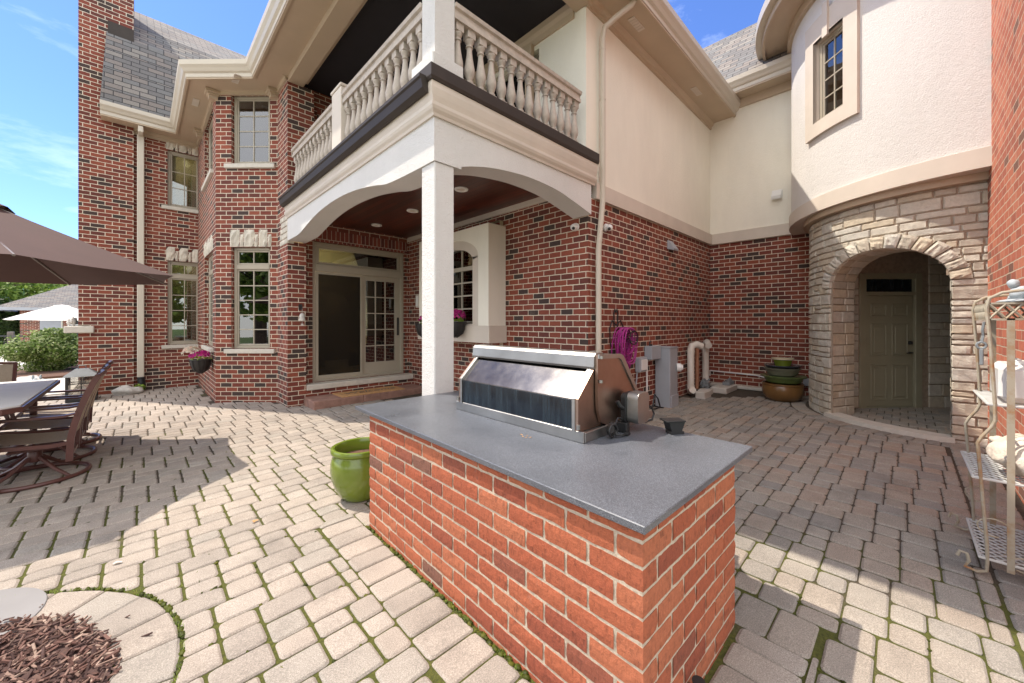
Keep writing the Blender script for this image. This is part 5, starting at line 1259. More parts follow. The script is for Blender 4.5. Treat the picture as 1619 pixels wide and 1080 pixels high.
for z in (.22, .90): m.tube([wx(7.72, z, .10), wx(7.72, z+.05, .10)], .072, seg=14); m.tube([wx(8.52, z, .10), wx(8.52, z+.05, .10)], .072, seg=14)
m.build('coupling', 'pvc', pp, smooth='auto')
m = MB(); blob(m, wx(8.12, .25, .22), .10, .09, .085, seed=3, amp=.3, fr=3); 
for a in range(6): m.tube([wx(8.12, .25, .22), wx(8.12+.13*cos(a), .25+.12*sin(a), .26+.03*sin(a*2))], .02, seg=8)
m.tube([wx(8.05, .2, .3), wx(8.03, .05, .34), wx(8.03, -.0+.09, .36)], .014)
tag(m.build('valve', 'mesh_grey', smooth='auto'), 'dark green grey valve assembly between the cream pipes', 'valve')
for (x0, x1, y0, y1, z1, lb) in ((7.45, 7.80, 2.55, 2.72, .17, 'buff paver block at the foot of the left cream pipe'), (7.85, 8.12, 2.62, 2.82, .15, 'small buff block between the cream pipes'), (8.25, 8.95, 2.42, 2.72, .16, 'flat pale slab on the ground right of the pipes')):
    m = MB(); m.box(x0, x1, y0, y1, gz(x0, y0)-.01, z1+.03, bev=.012); tag(m.build('loose_block', 'concrete'), lb, 'block')
m = MB(); m.box(8.66, 8.98, 2.48, 2.62, .19, .26, bev=.01); m.tube([(8.70, 2.55, .27), (8.80, 2.52, .30), (8.96, 2.55, .27)], .03); tag(m.build('metal_fitting', 'mesh_grey'), 'grey galvanized fitting lying on the flat slab by the pipes', 'fitting')
m = MB(); m.tube([(9.085, 2.99, .42), (9.085, 2.1, .40), (9.085, 1.9, .36)], .014, seg=6); m.tube([(9.075, 3.0, .42), (9.075, 3.0-.0, .30)], .014); c_ = m.build('wall_conduit', 'white_pl'); tag(c_, 'thin pale conduit running low along the back brick wall', 'conduit')
m = MB(); m.box(9.04, 9.09, 1.19, 1.33, .28, .43, bev=.008); c_ = m.build('outlet_box', 'grey_pl'); tag(c_, 'small grey outlet box low on the back wall right of the pots', 'electrical box')
m = MB(); m.box(8.98, 9.09, 1.9, 2.97, gz(9, 2), .16, bev=.01); tag(m.build('base_board', 'concrete'), 'pale concrete curb strip along the foot of the back brick wall', 'curb')

# ================================================================== PORCH THINGS
m = MB(); sv = random.Random(8)
for (x0, x1) in ((2.14, 3.02), (3.025, 4.36)):
    m.box(x0, x1, 7.075, 7.645, -.04, .125, bev=.015)
tag(m.build('step', 'redstone'), 'low reddish natural stone step in front of the patio doors', 'step')
mt_ = empty('doormat', (3.25, 7.38, .126), 0, 'worn tan coir doormat on the reddish stone step', 'doormat')
m = MB(); m.box(-.63, .63, -.29, .22, 0, .016, bev=.005); m.build('mat_body', 'mat', mt_, world=False)
cu = bpy.data.curves.new('mat_writing', 'FONT'); cu.body = 'Welcome'; cu.size = .26; cu.extrude = .001; cu.align_x = 'CENTER'; cu.align_y = 'CENTER'; cu.shear = .3
to = bpy.data.objects.new('mat_writing', cu); COL.objects.link(to)
dg = bpy.context.evaluated_depsgraph_get(); me = bpy.data.meshes.new_from_object(to.evaluated_get(dg)); bpy.data.objects.remove(to)
to = bpy.data.objects.new('lettering', me); COL.objects.link(to); to.parent = mt_; to.location = (0, -.03, .0175); me.materials.clear(); me.materials.append(M['black'])
def flowers(name, c, r, n, mats, label, cat, seed, size=.022, basket=True, group=None, foliage=True):
    e = empty(name, c, 0, label, cat, group); rg = random.Random(seed)
    if basket:
        m = MB(); m.lathe([(0, -.26), (.06, -.25), (.12, -.19), (.16, -.08), (.17, 0)], (0, 0, 0), 20); m.build('liner', 'iron', e, world=False, smooth='auto')
        m = MB()
        for a in range(10): t_ = 2*pi*a/10; m.tube([(.178*cos(t_), .178*sin(t_), 0), (.168*cos(t_), .168*sin(t_), -.08), (.125*cos(t_), .125*sin(t_), -.195), (.02*cos(t_), .02*sin(t_), -.27)], .005, seg=5)
        m.tube([(.18*cos(2*pi*i/24), .18*sin(2*pi*i/24), 0) for i in range(24)], .007, seg=6, closed=True); m.build('wire_basket', 'iron', e, world=False)
    if foliage: m = MB(); leaves(m, [((0, 0, .03), (r*.9, r*.9, r*.6))], 90, .028, 0, rg); m.build('foliage', 'petal_green', e, world=False)
    for mat, cc, rr in mats:
        m = MB()
        for _ in range(n):
            d = Vector((rg.gauss(0, 1), rg.gauss(0, 1), rg.gauss(0, 1))).normalized(); p = Vector(cc)+Vector((d.x*rr[0], d.y*rr[1], abs(d.z)*rr[2]-.2*rr[2])); nrm = (d+Vector((0, 0, .5))).normalized()
            a = nrm.cross(Vector((.3, .5, .8))).normalized(); b_ = nrm.cross(a); s_ = size*rg.uniform(.7, 1.3); rv = rg.random()
            for k in range(5):
                t0 = 2*pi*k/5; u = a*cos(t0)+b_*sin(t0); w = a*cos(t0+.62)+b_*sin(t0+.62); w2 = a*cos(t0-.62)+b_*sin(t0-.62)
                m.face([p, p+w2*s_*.8+nrm*s_*.3, p+u*s_*1.15+nrm*s_*.35, p+w*s_*.8+nrm*s_*.3], r=rv)
        m.build('blossoms', mat, e, world=False)
    return e
flowers('hanging_basket', (.86, 9.62, .76), .2, 95, [('petal_pink', (-.02, -.04, .10), (.16, .16, .10)), ('petal_white', (-.14, .02, .16), (.14, .14, .13))], 'black half basket of white and magenta flowers on the corner of the brick bay', 'flower basket', 3, .025)
flowers('window_basket', (3.86, 5.33, 1.50), .15, 90, [('petal_pink', (0, 0, .10), (.15, .17, .14))], 'iron basket of magenta petunias under the arched porch window, right of the column', 'flower basket', 5, .028)
flowers('window_basket', (3.88, 6.36, 1.46), .11, 60, [('petal_pink', (0, 0, .08), (.10, .12, .11))], 'magenta petunias mostly hidden to the left of the white porch column', 'flower basket', 6, .026)
sc_ = empty('wall_lantern', (4.37, 7.35, 1.95), 0, 'small cream box light on the porch brick beside the doors', 'wall light')
m = MB(); m.box(-.07, .0, -.07, .07, -.14, .14, bev=.01); m.build('housing', 'trim_light', sc_, world=False); m = MB(); m.box(-.078, -.07, -.05, .05, -.11, .11, bev=.002); m.build('diffuser', 'white_pl', sc_, world=False)
be = empty('wind_bell', (2.09, 7.60, 1.62), 0, 'small pale bell hanging from a black hook on the brick pier by the doors', 'bell')
m = MB(); m.tube([(0, .055, .16), (0, .0, .19), (0, -.05, .16), (0, -.055, .12)], .006); m.box(-.03, .03, .045, .06, .10, .20, bev=.003); m.build('hook', 'iron', be, world=False)
m = MB(); m.lathe([(.0, .035), (.028, .03), (.042, .0), (.045, -.05), (.055, -.09), (.05, -.1), (0, -.1)], (0, -.055, .0), 18); m.tube([(0, -.055, .12), (0, -.055, .03)], .003, seg=5); m.build('bell_body', 'rock', be, world=False, smooth='auto')
m = MB(); m.tube([(0, -.055, -.1), (0, -.055, -.15)], .003, seg=5); m.box(-.02, .02, -.058, -.052, -.19, -.15); m.build('clapper', 'rock', be, world=False)
# wicker chair glimpsed on the balcony
wc_ = empty('balcony_chair', (2.9, 3.9, 3.745), 0, 'white wire chair glimpsed behind the balusters on the balcony', 'chair')
m = MB()
for k in range(9): t_ = pi*k/8; m.tube([(.22*cos(t_), .0, .42), (.24*cos(t_), .05+.16*sin(t_), .62), (.20*cos(t_), .10+.18*sin(t_), .85)], .008, seg=5)
m.tube([(.22*cos(pi*i/14), .12+.18*sin(pi*i/14), .86) for i in range(15)], .014, seg=6); m.build('backrest', 'white_pl', wc_, world=False)
m = MB(); m.lathe([(0, .40), (.23, .40), (.24, .42), (.23, .44), (0, .44)], (0, 0, 0), 20); m.build('seat', 'white_pl', wc_, world=False)
for (x, y) in ((.16, .16), (-.16, .16), (.16, -.16), (-.16, -.16)): m = MB(); m.tube([(x, y, .4), (x*1.15, y*1.15, 0)], .014, seg=6); m.build('leg', 'white_pl', wc_, world=False)

# ================================================================== BAKER'S RACK
XN, XF = 3.47, 4.08
rk_ = empty('bakers_rack', (3.78, -.5, gz(3.78, -.5)), 0, 'rusty cream metal baker rack with mesh shelves against the orange brick wall', 'rack')
def leg(x, y0=0.0):
    g0 = gz(x, -.4)
    return [(x, -.225+y0, g0+.075), (x, -.235+y0, g0+.105), (x, -.262+y0, g0+.10), (x, -.27+y0, g0+.06), (x, -.255+y0, g0+.022), (x, -.30+y0, g0+.012), (x, -.335+y0, g0+.03), (x, -.338+y0, g0+.09), (x, -.335+y0, g0+.2), (x, -.322+y0, .45), (x, -.308+y0, .70), (x, -.302+y0, .80), (x, -.318+y0, .84), (x, -.352+y0, .90), (x, -.366+y0, .94), (x, -.364+y0, 1.05), (x, -.35+y0, 1.35), (x, -.335+y0, 1.58), (x, -.345+y0, 1.635), (x, -.39+y0, 1.665), (x, -.46+y0, 1.675), (x, -.60, 1.675), (x, -.645, 1.66)]
for x in (XN, XF): m = MB(); m.tube(leg(x), .0082, seg=8); m.build('upright', 'rack', rk_, smooth='auto')
for x in (XN, XF):
    for y in (-.42, -.635): m = MB(); m.box(x-.004, x+.004, y-.014, y+.014, .10, 1.52); m.build('flat_bar', 'rack', rk_)
m = MB()
for x in (XN, XF): m.tube([(x, -.62, 1.66), (x, -.60, 1.70), (x, -.54, 1.71), (x, -.50, 1.69), (x, -.52, 1.665)], .007, seg=6)
m.tube([(XN, -.645, 1.66), (XF, -.645, 1.66)], .008, seg=6); m.build('top_scroll', 'rack', rk_); m = MB(); m.tube([(XN+(XF-XN)*i/20, -.64, 1.66+.11*sin(pi*i/20)) for i in range(21)], .008, seg=6)
for x in (XN, XF):   # little curls under the second shelf
    m.tube([(x+.0, -.36-.06*cos(t_)+.0, .33+.05*sin(t_)) for t_ in [pi*1.6*i/14 for i in range(15)]], .004, seg=5); m.tube([(x, -.48+.07*cos(t_), .16+.04*sin(t_)) for t_ in [pi*1.7*i/14 for i in range(15)]], .004, seg=5)
m.build('scrollwork', 'rack', rk_)
def meshshelf(z, y0, y1, nm='shelf', mat='rack_mesh'):
    m = MB(); P = [(XN, y0, z), (XF, y0, z), (XF, y1, z), (XN, y1, z)]; m.tube(P, .008, seg=6, closed=True)
    n1 = 11; sl_ = (y1-y0)
    for k in range(-14, 40):      # diagonal expanded metal strands both ways
        for sgn in (1, -1):
            xs = XN+(XF-XN)*k/n1; xe = xs+abs(sl_)*1.1*sgn
            a, b_ = Vector((xs, y0, z)), Vector((xe, y1, z))
            t0, t1 = 0.0, 1.0
            dx = b_.x-a.x
            if abs(dx) < 1e-6: continue
            ta, tb = (XN-a.x)/dx, (XF-a.x)/dx; lo, hi = min(ta, tb), max(ta, tb); t0 = max(t0, lo); t1 = min(t1, hi)
            if t1-t0 < .05: continue
            p, q = a.lerp(b_, t0), a.lerp(b_, t1); m.tube([p, q], .0042, seg=4, caps=False)
    return m.build(nm, mat, rk_)
meshshelf(.145, -.31, -.64); meshshelf(.60, -.285, -.64); 
m = MB(); m.tube([(XN, -.34, 1.03), (XF, -.34, 1.03), (XF, -.64, 1.03), (XN, -.64, 1.03)], .008, seg=6, closed=True)
for k in range(1, 14): x = XN+(XF-XN)*k/14; m.tube([(x, -.34, 1.03), (x, -.64, 1.03)], .0035, seg=4)
m.build('shelf', 'rack_mesh', rk_)
m = MB()
for (ya, yb, xa, xb) in ((-.345, -.345, XN, XF), (-.345, -.64, XN, XN), (-.345, -.64, XF, XF)):
    L = hypot(yb-ya, xb-xa); n = max(2, int(L/.055)); 
    for z in (1.515, 1.605): m.box(min(xa, xb)-.004, max(xa, xb)+.004, min(ya, yb)-.004, max(ya, yb)+.004, z-.005, z+.005)
    for k in range(n):
        for sgn in (0, 1):
            t0, t1 = k/n, (k+1)/n; z0, z1 = (1.518, 1.602) if sgn else (1.602, 1.518)
            m.tube([(xa+(xb-xa)*t0, ya+(yb-ya)*t0, z0), (xa+(xb-xa)*t1, ya+(yb-ya)*t1, z1)], .006, seg=4, caps=False)
m.box(XN, XF, -.64, -.345, 1.600, 1.606)
m.build('lattice_gallery', 'rack', rk_)
fg = empty('garden_figure', (3.60, -.46, 1.607), 0, 'small grey stone reclining garden figure on top of the rack', 'figurine')
m = MB(); blob(m, (0, 0, .012), .16, .075, .012, 1, .15); blob(m, (.06, .0, .035), .085, .03, .022, 2, .15); blob(m, (-.035, .0, .055), .045, .035, .042, 3, .12); blob(m, (-.035, .02, .11), .024, .024, .026, 4, .1); blob(m, (-.075, -.03, .05), .045, .02, .02, 5, .2); blob(m, (-.02, -.045, .065), .03, .035, .02, 6, .2); blob(m, (.12, .01, .03), .04, .016, .014, 7, .1)
m.build('figure_body', 'figure', fg, world=False, smooth=True)
wb = empty('white_box', (3.70, -.50, 1.042), 0, 'white plastic appliance box with knobs on the upper rack shelf', 'box')
m = MB(); m.box(-.17, .17, -.115, .115, 0, .215, bev=.03); m.build('casing', 'white_pl', wb, world=False)
m = MB(); 
for x in (-.09, 0, .09): m = MB(); m.lathe([(.022, .214), (.022, .235), (.015, .24), (0, .24)], (x, .03, 0), 14); m.build('knob', 'white_pl', wb, world=False)
jg = empty('stone_jug', (3.66, -.48, .612), 0, 'rough white ceramic jug lying on its side on the middle rack shelf', 'jug')
m = MB(); blob(m, (0, -.01, .115), .20, .13, .108, 9, .10, 2.2, 28, 18); blob(m, (.21, .055, .135), .06, .035, .032, 4, .1); m.lathe([(.026, 0), (.034, .015), (.034, .03), (.026, .035)], (.25, .06, .118), 12); m.build('jug_body', 'jug', jg, world=False, smooth=True)
m = MB(); blob(m, (0, 0, .04), .07, .05, .05, 3, .4, 3); m.tube([(-.05, 0, .05), (0, .02, .12), (.06, .0, .14)], .012); o = m.build('broken_ornament', 'bronze', None, smooth=True); o.location = (3.86, -.585, .612); tag(o, 'dark brown ornament standing behind the white jug on the rack', 'ornament')
m = MB(); m.tube([(XN+.02, -.328, 1.50), (XN+.02, -.322, 1.455), (XN+.025, -.325, 1.42), (XN+.02, -.318, 1.38)], .006, seg=6); m.tube([(XN+.02, -.318+.018*cos(t_), 1.365+.018*sin(t_)) for t_ in [2*pi*i/14 for i in range(14)]], .006, seg=6, closed=True); m.box(XN+.012, XN+.028, -.326, -.310, 1.25, 1.345, bev=.004)
tag(m.build('hanging_hook', 'mesh_grey'), 'grey metal hook with a key shaped pendant hanging from the rack', 'hook')

# ================================================================== DINING SET AND UMBRELLA
tb = empty('patio_table', (-1.38, 6.56, gz(-1.38, 6.56)), 0, 'long patio table with pale grey top and bronze metal rim', 'table')
TZ = .76
def cham(x0, x1, y0, y1, c): return [(x0+c, y0), (x1-c, y0), (x1, y0+c), (x1, y1-c), (x1-c, y1), (x0+c, y1), (x0, y1-c), (x0, y0+c)]
P3 = lambda a, b_, d: (a, b_, d)
m = MB(); m.prism(cham(-2.0, -.76, 5.38, 7.74, .10), P3, TZ-.012, TZ); m.build('table_top', 'table_top', tb)
m = MB(); m.prism(cham(-2.02, -.74, 5.36, 7.76, .10), P3, TZ-.055, TZ-.0125); m.build('rim', 'bronze', tb)
for (x, y) in ((-1.82, 5.62), (-.94, 5.62), (-1.82, 7.5), (-.94, 7.5)): m = MB(); m.tube([(x, y, gz(x, y)), (x, y, TZ-.055)], [.028, .035], seg=8); m.build('leg', 'bronze', tb)
def chair(loc, rz, label, group='brown sling patio chairs', src=[None]):
    e = empty('patio_chair', loc, rz, label, 'chair', group)
    if src[0] is not None:
        for ch in src[0].children:
            c = ch.copy(); COL.objects.link(c); c.parent = e
        return e
    src[0] = e
    # faces -x ; origin on the floor under the swivel
    w = .27
    m = MB(); m.tube([(.36*cos(2*pi*i/40), .36*sin(2*pi*i/40), .022) for i in range(40)], .02, seg=8, closed=True); o = m.build('swivel_ring', 'bronze', e, world=False, smooth='auto')
    m = MB()
    for k in range(4): a = pi/4+k*pi/2; m.tube([(.35*cos(a), .35*sin(a), .03), (.2*cos(a), .2*sin(a), .10), (.05*cos(a), .05*sin(a), .21)], [.014, .016, .02], seg=6)
    m.lathe([(.045, .17), (.05, .2), (.05, .27), (.03, .3)], (0, 0, 0), 14); m.box(-.16, .16, -.12, .12, .29, .315, bev=.008); m.build('swivel_base', 'bronze', e, world=False, smooth='auto')
    for s_ in (-1, 1):
        y = s_*w
        m = MB()
        # side frame: flat bar from front of seat back and up to the head
        def bar(pts, t_=.018, d=.035):
            V = []; F = []
            for i, (x, z) in enumerate(pts):
                if i == 0: dx, dz = pts[1][0]-x, pts[1][1]-z
                elif i == len(pts)-1: dx, dz = x-pts[-2][0], z-pts[-2][1]
                else: dx, dz = pts[i+1][0]-pts[i-1][0], pts[i+1][1]-pts[i-1][1]
                L = hypot(dx, dz); nx_, nz_ = -dz/L*d/2, dx/L*d/2
                V += [(x+nx_, y-t_, z+nz_), (x-nx_, y-t_, z-nz_), (x-nx_, y+t_, z-nz_), (x+nx_, y+t_, z+nz_)]
            for i in range(len(pts)-1):
                for k in range(4): F.append((4*i+k, 4*i+(k+1) % 4, 4*i+4+(k+1) % 4, 4*i+4+k))
            F += [(0, 1, 2, 3), tuple(len(V)-1-k for k in range(4))]
            m.shared(V, F)
        bar([(-.30, .40), (-.1, .375), (.12, .355), (.26, .36)])
        bar([(.245, .18), (.25, .30), (.255, .40), (.275, .52), (.31, .66), (.355, .80), (.40, .92), (.44, 1.0)], .016, .05)
        m.build('side_frame', 'bronze', e, world=False)
        m = MB(); bar([(-.33, .60), (-.31, .635), (-.2, .645), (.0, .635), (.20, .625), (.30, .64)], .026, .02); bar([(-.30, .40), (-.33, .5), (-.32, .61)], .014, .03); m.build('armrest', 'bronze', e, world=False)
    m = MB(); N = 10
    sp = [(-.30, .43), (-.2, .425), (-.08, .405), (.05, .39), (.16, .385), (.24, .39)]; V = []; F = []
    for i, (x, z) in enumerate(sp):
        for k in range(7): y = -w+.015+(2*w-.03)*k/6; V.append((x, y, z-.018*(1-((k-3)/3)**2)))
    for i in range(len(sp)-1):
        for k in range(6): F.append((i*7+k, i*7+k+1, (i+1)*7+k+1, (i+1)*7+k))
    m.shared(V, F); m.build('seat', 'sling', e, world=False, smooth=True)
    m = MB(); m.tube([(-.31, -w, .425), (-.31, w, .425)], .015, seg=8); m.tube([(.25, -w, .22), (.25, w, .22)], .015, seg=8); m.build('cross_bar', 'bronze', e, world=False)
    m = MB(); bp = [(.262, .44), (.28, .53), (.31, .65), (.352, .78), (.395, .90), (.43, .98)]; V = []; F = []
    for i, (x, z) in enumerate(bp):
        for k in range(7): y = -w+.015+(2*w-.03)*k/6; V.append((x+.03*(1-((k-3)/3)**2), y, z))
    for i in range(len(bp)-1):
        for k in range(6): F.append((i*7+k, i*7+k+1, (i+1)*7+k+1, (i+1)*7+k))
    m.shared(V, F); m.build('backrest', 'sling', e, world=False, smooth=True)
    m = MB(); m.tube([(.44+.03*sin(pi*i/8), -w+2*w*i/8, .995+.012*sin(pi*i/8)) for i in range(9)], .02, seg=8); m.build('head_rail', 'bronze', e, world=False, smooth='auto'); m = MB(); m.tube([(.262, -w, .42), (.262, w, .42)], .014, seg=6); m.build('lower_rail', 'bronze', e, world=False, smooth='auto')
    return e
chair((-.74, 5.98, gz(-.7, 6)), 0, 'nearest brown metal swivel chair on the house side of the table')
chair((-.74, 6.74, gz(-.7, 6.7)), 0, 'middle brown swivel chair on the house side of the table, just behind the nearest')
chair((-.74, 7.5, gz(-.7, 7.5)), 0, 'farthest brown swivel chair on the house side of the table, closest to the lantern')
chair((-1.50, 8.15, gz(-1.3, 8.1)), radians(90), 'brown sling chair at the far head of the table, in front of the hedge')
um = empty('patio_umbrella', (-1.40, 6.55, 0), 0, 'large brown octagonal canvas umbrella shading the patio table', 'umbrella')
UC = Vector((-1.40, 6.55)); UR = 1.82; UZ = 2.03; UA = 2.86
def uv_(k, r_, z): a = radians(22.5+45*k); return (UC.x+r_*cos(a), UC.y+r_*sin(a), z)
m = MB(); NR = 8
for k in range(8):
    rows = []
    for i in range(NR+1):
        t_ = .20+(.80)*i/NR; z = UA-(UA-UZ)*(t_**.93); row = []
        for j in range(7):
            s_ = j/6; a, b_ = Vector(uv_(k, UR*t_, z)), Vector(uv_(k+1, UR*t_, z)); p = a.lerp(b_, s_); sag = sin(pi*s_)*.10*t_; ctr = Vector((UC.x, UC.y, p.z)); d = (ctr-p).normalized(); p = p+d*sag*.6+Vector((0, 0, -sag*.12)); row.append(p)
        rows.append(row)
    V = [p for r_ in rows for p in r_]; F = []
    for i in range(NR):
        for j in range(6): F.append((i*7+j, i*7+j+1, (i+1)*7+j+1, (i+1)*7+j))
    m.shared(V, F)
cpy = m.build('canopy', 'canopy', um, smooth=True)
m = MB()      # vent cap
for k in range(8):
    rows = []
    for i in range(4):
        t_ = .0+.26*i/3; z = UA+.045-(UA-UZ)*(t_**.93)*.98; row = [Vector(uv_(k, UR*t_, z)).lerp(Vector(uv_(k+1, UR*t_, z)), j/4) for j in range(5)]; rows.append(row)
    V = [p for r_ in rows for p in r_]; F = []
    for i in range(3):
        for j in range(4): F.append((i*5+j, i*5+j+1, (i+1)*5+j+1, (i+1)*5+j))
    m.shared(V, F)
m.build('vent_cap', 'canopy', um, smooth='auto')
for k in range(8): m = MB(); m.tube([uv_(k, .06, UA-.04), uv_(k, UR*.5, UA-(UA-UZ)*(.5**.93)-.02), uv_(k, UR*.995, UZ-.005)], .010, seg=6); m.build('rib', 'pole', um)
for k in range(8): m = MB(); m.tube([uv_(k, .05, UA-.62), uv_(k, UR*.5, UA-(UA-UZ)*(.5**.93)-.03)], .008, seg=6); m.build('strut', 'pole', um)
m = MB(); m.tube([(UC.x, UC.y, 0), (UC.x, UC.y, UA+.15)], .024, seg=14); m.build('pole', 'pole', um)
ub = empty('umbrella_stand', (-.70, 3.26, gz(-.7, 3.3)), 0, 'round pale metal stand plate at the left edge of the patio', 'umbrella stand')
m = MB(); m.lathe([(.335, 0), (.34, .004), (.335, .012), (.06, .02), (.05, .03), (.035, .09), (.03, .3), (.0, .3)], (0, 0, 0), 48); m.build('plate', 'plate', ub, world=False, smooth='auto')

# ================================================================== MULCH BED
m = MB(); rm = random.Random(9); GG = lambda x, y: gz(x, y)
N = 22
for i in range(N):
    for j in range(6):
        a0, a1 = 2*pi*i/N, 2*pi*(i+1)/N; r0, r1 = MR0*1.0*j/6, MR0*1.0*(j+1)/6
        q = [(MC.x+r_*cos(a), MC.y+r_*sin(a)) for r_, a in ((r0, a0), (r1, a0), (r1, a1), (r0, a1))]
        m.face([(x, y, gz(x, y)+.012*(1-hypot(x-MC.x, y-MC.y)/MR0)) for x, y in q], r=.3)
for k in range(6500):
    a = rm.uniform(0, 2*pi); r_ = MR0*sqrt(rm.random())*(1.02 if k % 30 else 1.14); x, y = MC.x+r_*cos(a), MC.y+r_*sin(a)
    L = rm.uniform(.010, .036); w = rm.uniform(.003, .008); th = rm.uniform(.0015, .004)
    X = Matrix.Translation((x, y, gz(x, y)+rm.uniform(.004, .024) if r_ < MR0 else gz(x, y)+.004)) @ Matrix.Rotation(rm.uniform(0, pi), 4, 'Z') @ Matrix.Rotation(rm.gauss(0, .35), 4, 'Y') @ Matrix.Rotation(rm.gauss(0, .5), 4, 'X')
    V = [X @ Vector(p) for p in ((-L, -w*.5, -th), (L*.9, -w, -th), (L, w*.6, -th), (-L*.8, w, -th), (-L, -w*.4, th), (L*.85, -w*.9, th), (L, w*.5, th), (-L*.8, w*.9, th))]
    m.shared(V, [(4, 5, 6, 7), (0, 1, 5, 4), (1, 2, 6, 5), (2, 3, 7, 6), (3, 0, 4, 7)], rm.random())
tag(m.build('mulch', 'mulch'), 'round bed of shredded reddish brown bark mulch in the lower left corner', 'mulch', kind='stuff')
m = MB(); rm = random.Random(13)      # grass blades rooted in the joints
for k in range(900):
    c = rm.random()
    if c < .45: a = rm.uniform(-.5, 1.9); rr_ = MR1+rm.uniform(-.012, .012); x, y = MC.x+rr_*cos(a), MC.y+rr_*sin(a)
    elif c < .8: p = K(rm.uniform(-.03, -.008), rm.uniform(-.2, 2.3)); x, y = p[0], p[1]
    else: x, y = OX+round(rm.uniform(-6, 14))*p_+rm.uniform(-.01, .01), rm.uniform(-.3, 4)
    if c >= .8 and rm.random() < .8: continue
    z = gz(x, y)-.006; h = rm.uniform(.008, .026); dx, dy = rm.gauss(0, .007), rm.gauss(0, .007); w = .0013; an = rm.uniform(0, pi)
    m.face([(x-w*cos(an), y-w*sin(an), z), (x+w*cos(an), y+w*sin(an), z), (x+dx, y+dy, z+h)], r=rm.random())
tag(m.build('joint_grass', 'petal_green'), 'thin grass blades sprouting from the paving joints', 'grass', kind='stuff')
m = MB(); rm = random.Random(21)
for k in range(900):      # raised moss cushions in the joints near the viewer
    j = rm.randint(-6, 6); i = rm.randint(-12, 12); x = OX+i*p_+j*bx; y = OY-i*P_+j*by
    if not (-1 < x < 4.5 and -1 < y < 6) : continue
    if any(h(x, y) for h in HOUSE): continue
    if rm.random() < .5: y -= rm.uniform(0, P_+m1+s1)
    else: x += rm.uniform(0, W_)
    if hypot(x-MC.x, y-MC.y) < MR1: continue
    l = Vector((x, y))-KO
    if -.30 < l.dot(kx) < 1.22 and -.31 < l.dot(ky) < 2.44: continue
    if noise.noise(Vector((x*.9, y*.9, 3))) < -.05 and rm.random() < .8: continue
    s_ = rm.uniform(.006, .013); blob(m, (x, y, gz(x, y)-.006), s_, s_*1.3, s_*.55, k, .35, 2, 8, 5, r=rm.random())
for k in range(260):
    if k % 2: a = rm.uniform(-.6, 2.2); x, y = MC.x+(MR1+.003)*cos(a), MC.y+(MR1+.003)*sin(a)
    else: p = K(rm.uniform(-.022, -.004), rm.uniform(0, 2.2)); x, y = p[0], p[1]
    s_ = rm.uniform(.008, .016); blob(m, (x, y, gz(x, y)-.006), s_, s_*1.2, s_*.6, k, .35, 2, 8, 5, r=rm.random())
M['moss'] = leafmat('moss', [(.075, .088, .010), (.11, .125, .015), (.15, .15, .02), (.055, .065, .010)])
tag(m.build('moss', 'moss', smooth=True), 'cushions of yellow green moss in the joints between the pavers', 'moss', kind='stuff')
m = MB(); m.box(0, 0.001, 0, .001, 0, .001) if False else None
for (x, y, s_, lb) in ((.62, 3.42, .03, 'single brown dead leaf lying on the sunlit pavers'), (-.10, 3.45, .028, 'small pale leaf at the edge of the umbrella shadow')):
    m = MB(); rl = random.Random(int(x*100)); n = 7; pts = []
    for k in range(n): a = 2*pi*k/n; r_ = s_*rl.uniform(.4, 1.1); pts.append((x+r_*cos(a), y+r_*.6*sin(a), gz(x, y)+.006+rl.uniform(0, .01)))
    c = (x, y, gz(x, y)+.012)
    for k in range(n): m.face([c, pts[k], pts[(k+1) % n]])
    tag(m.build('dead_leaf', 'mat' if x > 0 else 'rock'), lb, 'leaf')

# ================================================================== BY THE CHIMNEY
ln = empty('garden_lantern', (-.83, 11.55, gz(-.8, 11.6)), 0, 'black iron floor lantern with glass panes and a silver roof by the brick chimney', 'lantern')
m = MB(); s_ = .19
m.box(-s_-.02, s_+.02, -s_-.02, s_+.02, 0, .06, bev=.008)
for a in (-1, 1):
    for b_ in (-1, 1): m.box(a*s_-.018, a*s_+.018, b_*s_-.018, b_*s_+.018, .06, .50)
for z in (.20, .35):
    for a in (-1, 1): m.box(a*s_-.008, a*s_+.008, -s_, s_, z, z+.016); m.box(-s_, s_, a*s_-.008, a*s_+.008, z, z+.016)
for a in (-1, 1): m.box(-.008, .008, a*s_-.007, a*s_+.007, .06, .5); m.box(a*s_-.007, a*s_+.007, -.008, .008, .06, .5)
m.build('frame', 'iron', ln, world=False)
m = MB(); V = [(-s_-.06, -s_-.06, .50), (s_+.06, -s_-.06, .50), (s_+.06, s_+.06, .50), (-s_-.06, s_+.06, .50), (-.09, -.09, .64), (.09, -.09, .64), (.09, .09, .64), (-.09, .09, .64)]
m.shared(V, [(0, 1, 5, 4), (1, 2, 6, 5), (2, 3, 7, 6), (3, 0, 4, 7), (4, 5, 6, 7), (3, 2, 1, 0)]); m.tube([(-.05, 0, .64), (-.05, 0, .70), (.05, 0, .70), (.05, 0, .64)], .008); m.build('roof', 'dark_metal', ln, world=False)
m = MB()
for a in (-1, 1): m.box(a*(s_-.012)-.001, a*(s_-.012)+.001, -s_, s_, .06, .5); m.box(-s_, s_, a*(s_-.012)-.001, a*(s_-.012)+.001, .06, .5)
m.build('pane', 'glass_clear', ln, world=False)
m = MB(); m.lathe([(.05, .06), (.05, .26), (.04, .27), (0, .262)], (0, 0, 0), 18); m.build('candle', 'white_canvas', ln, world=False)
m = MB(); blob(m, (-.18, 11.78, gz(-.2, 11.8)+.06), .22, .15, .11, 2, .2); tag(m.build('rock', 'rock', smooth=True), 'pale rounded rock at the foot of the chimney', 'rock', 'garden rocks')
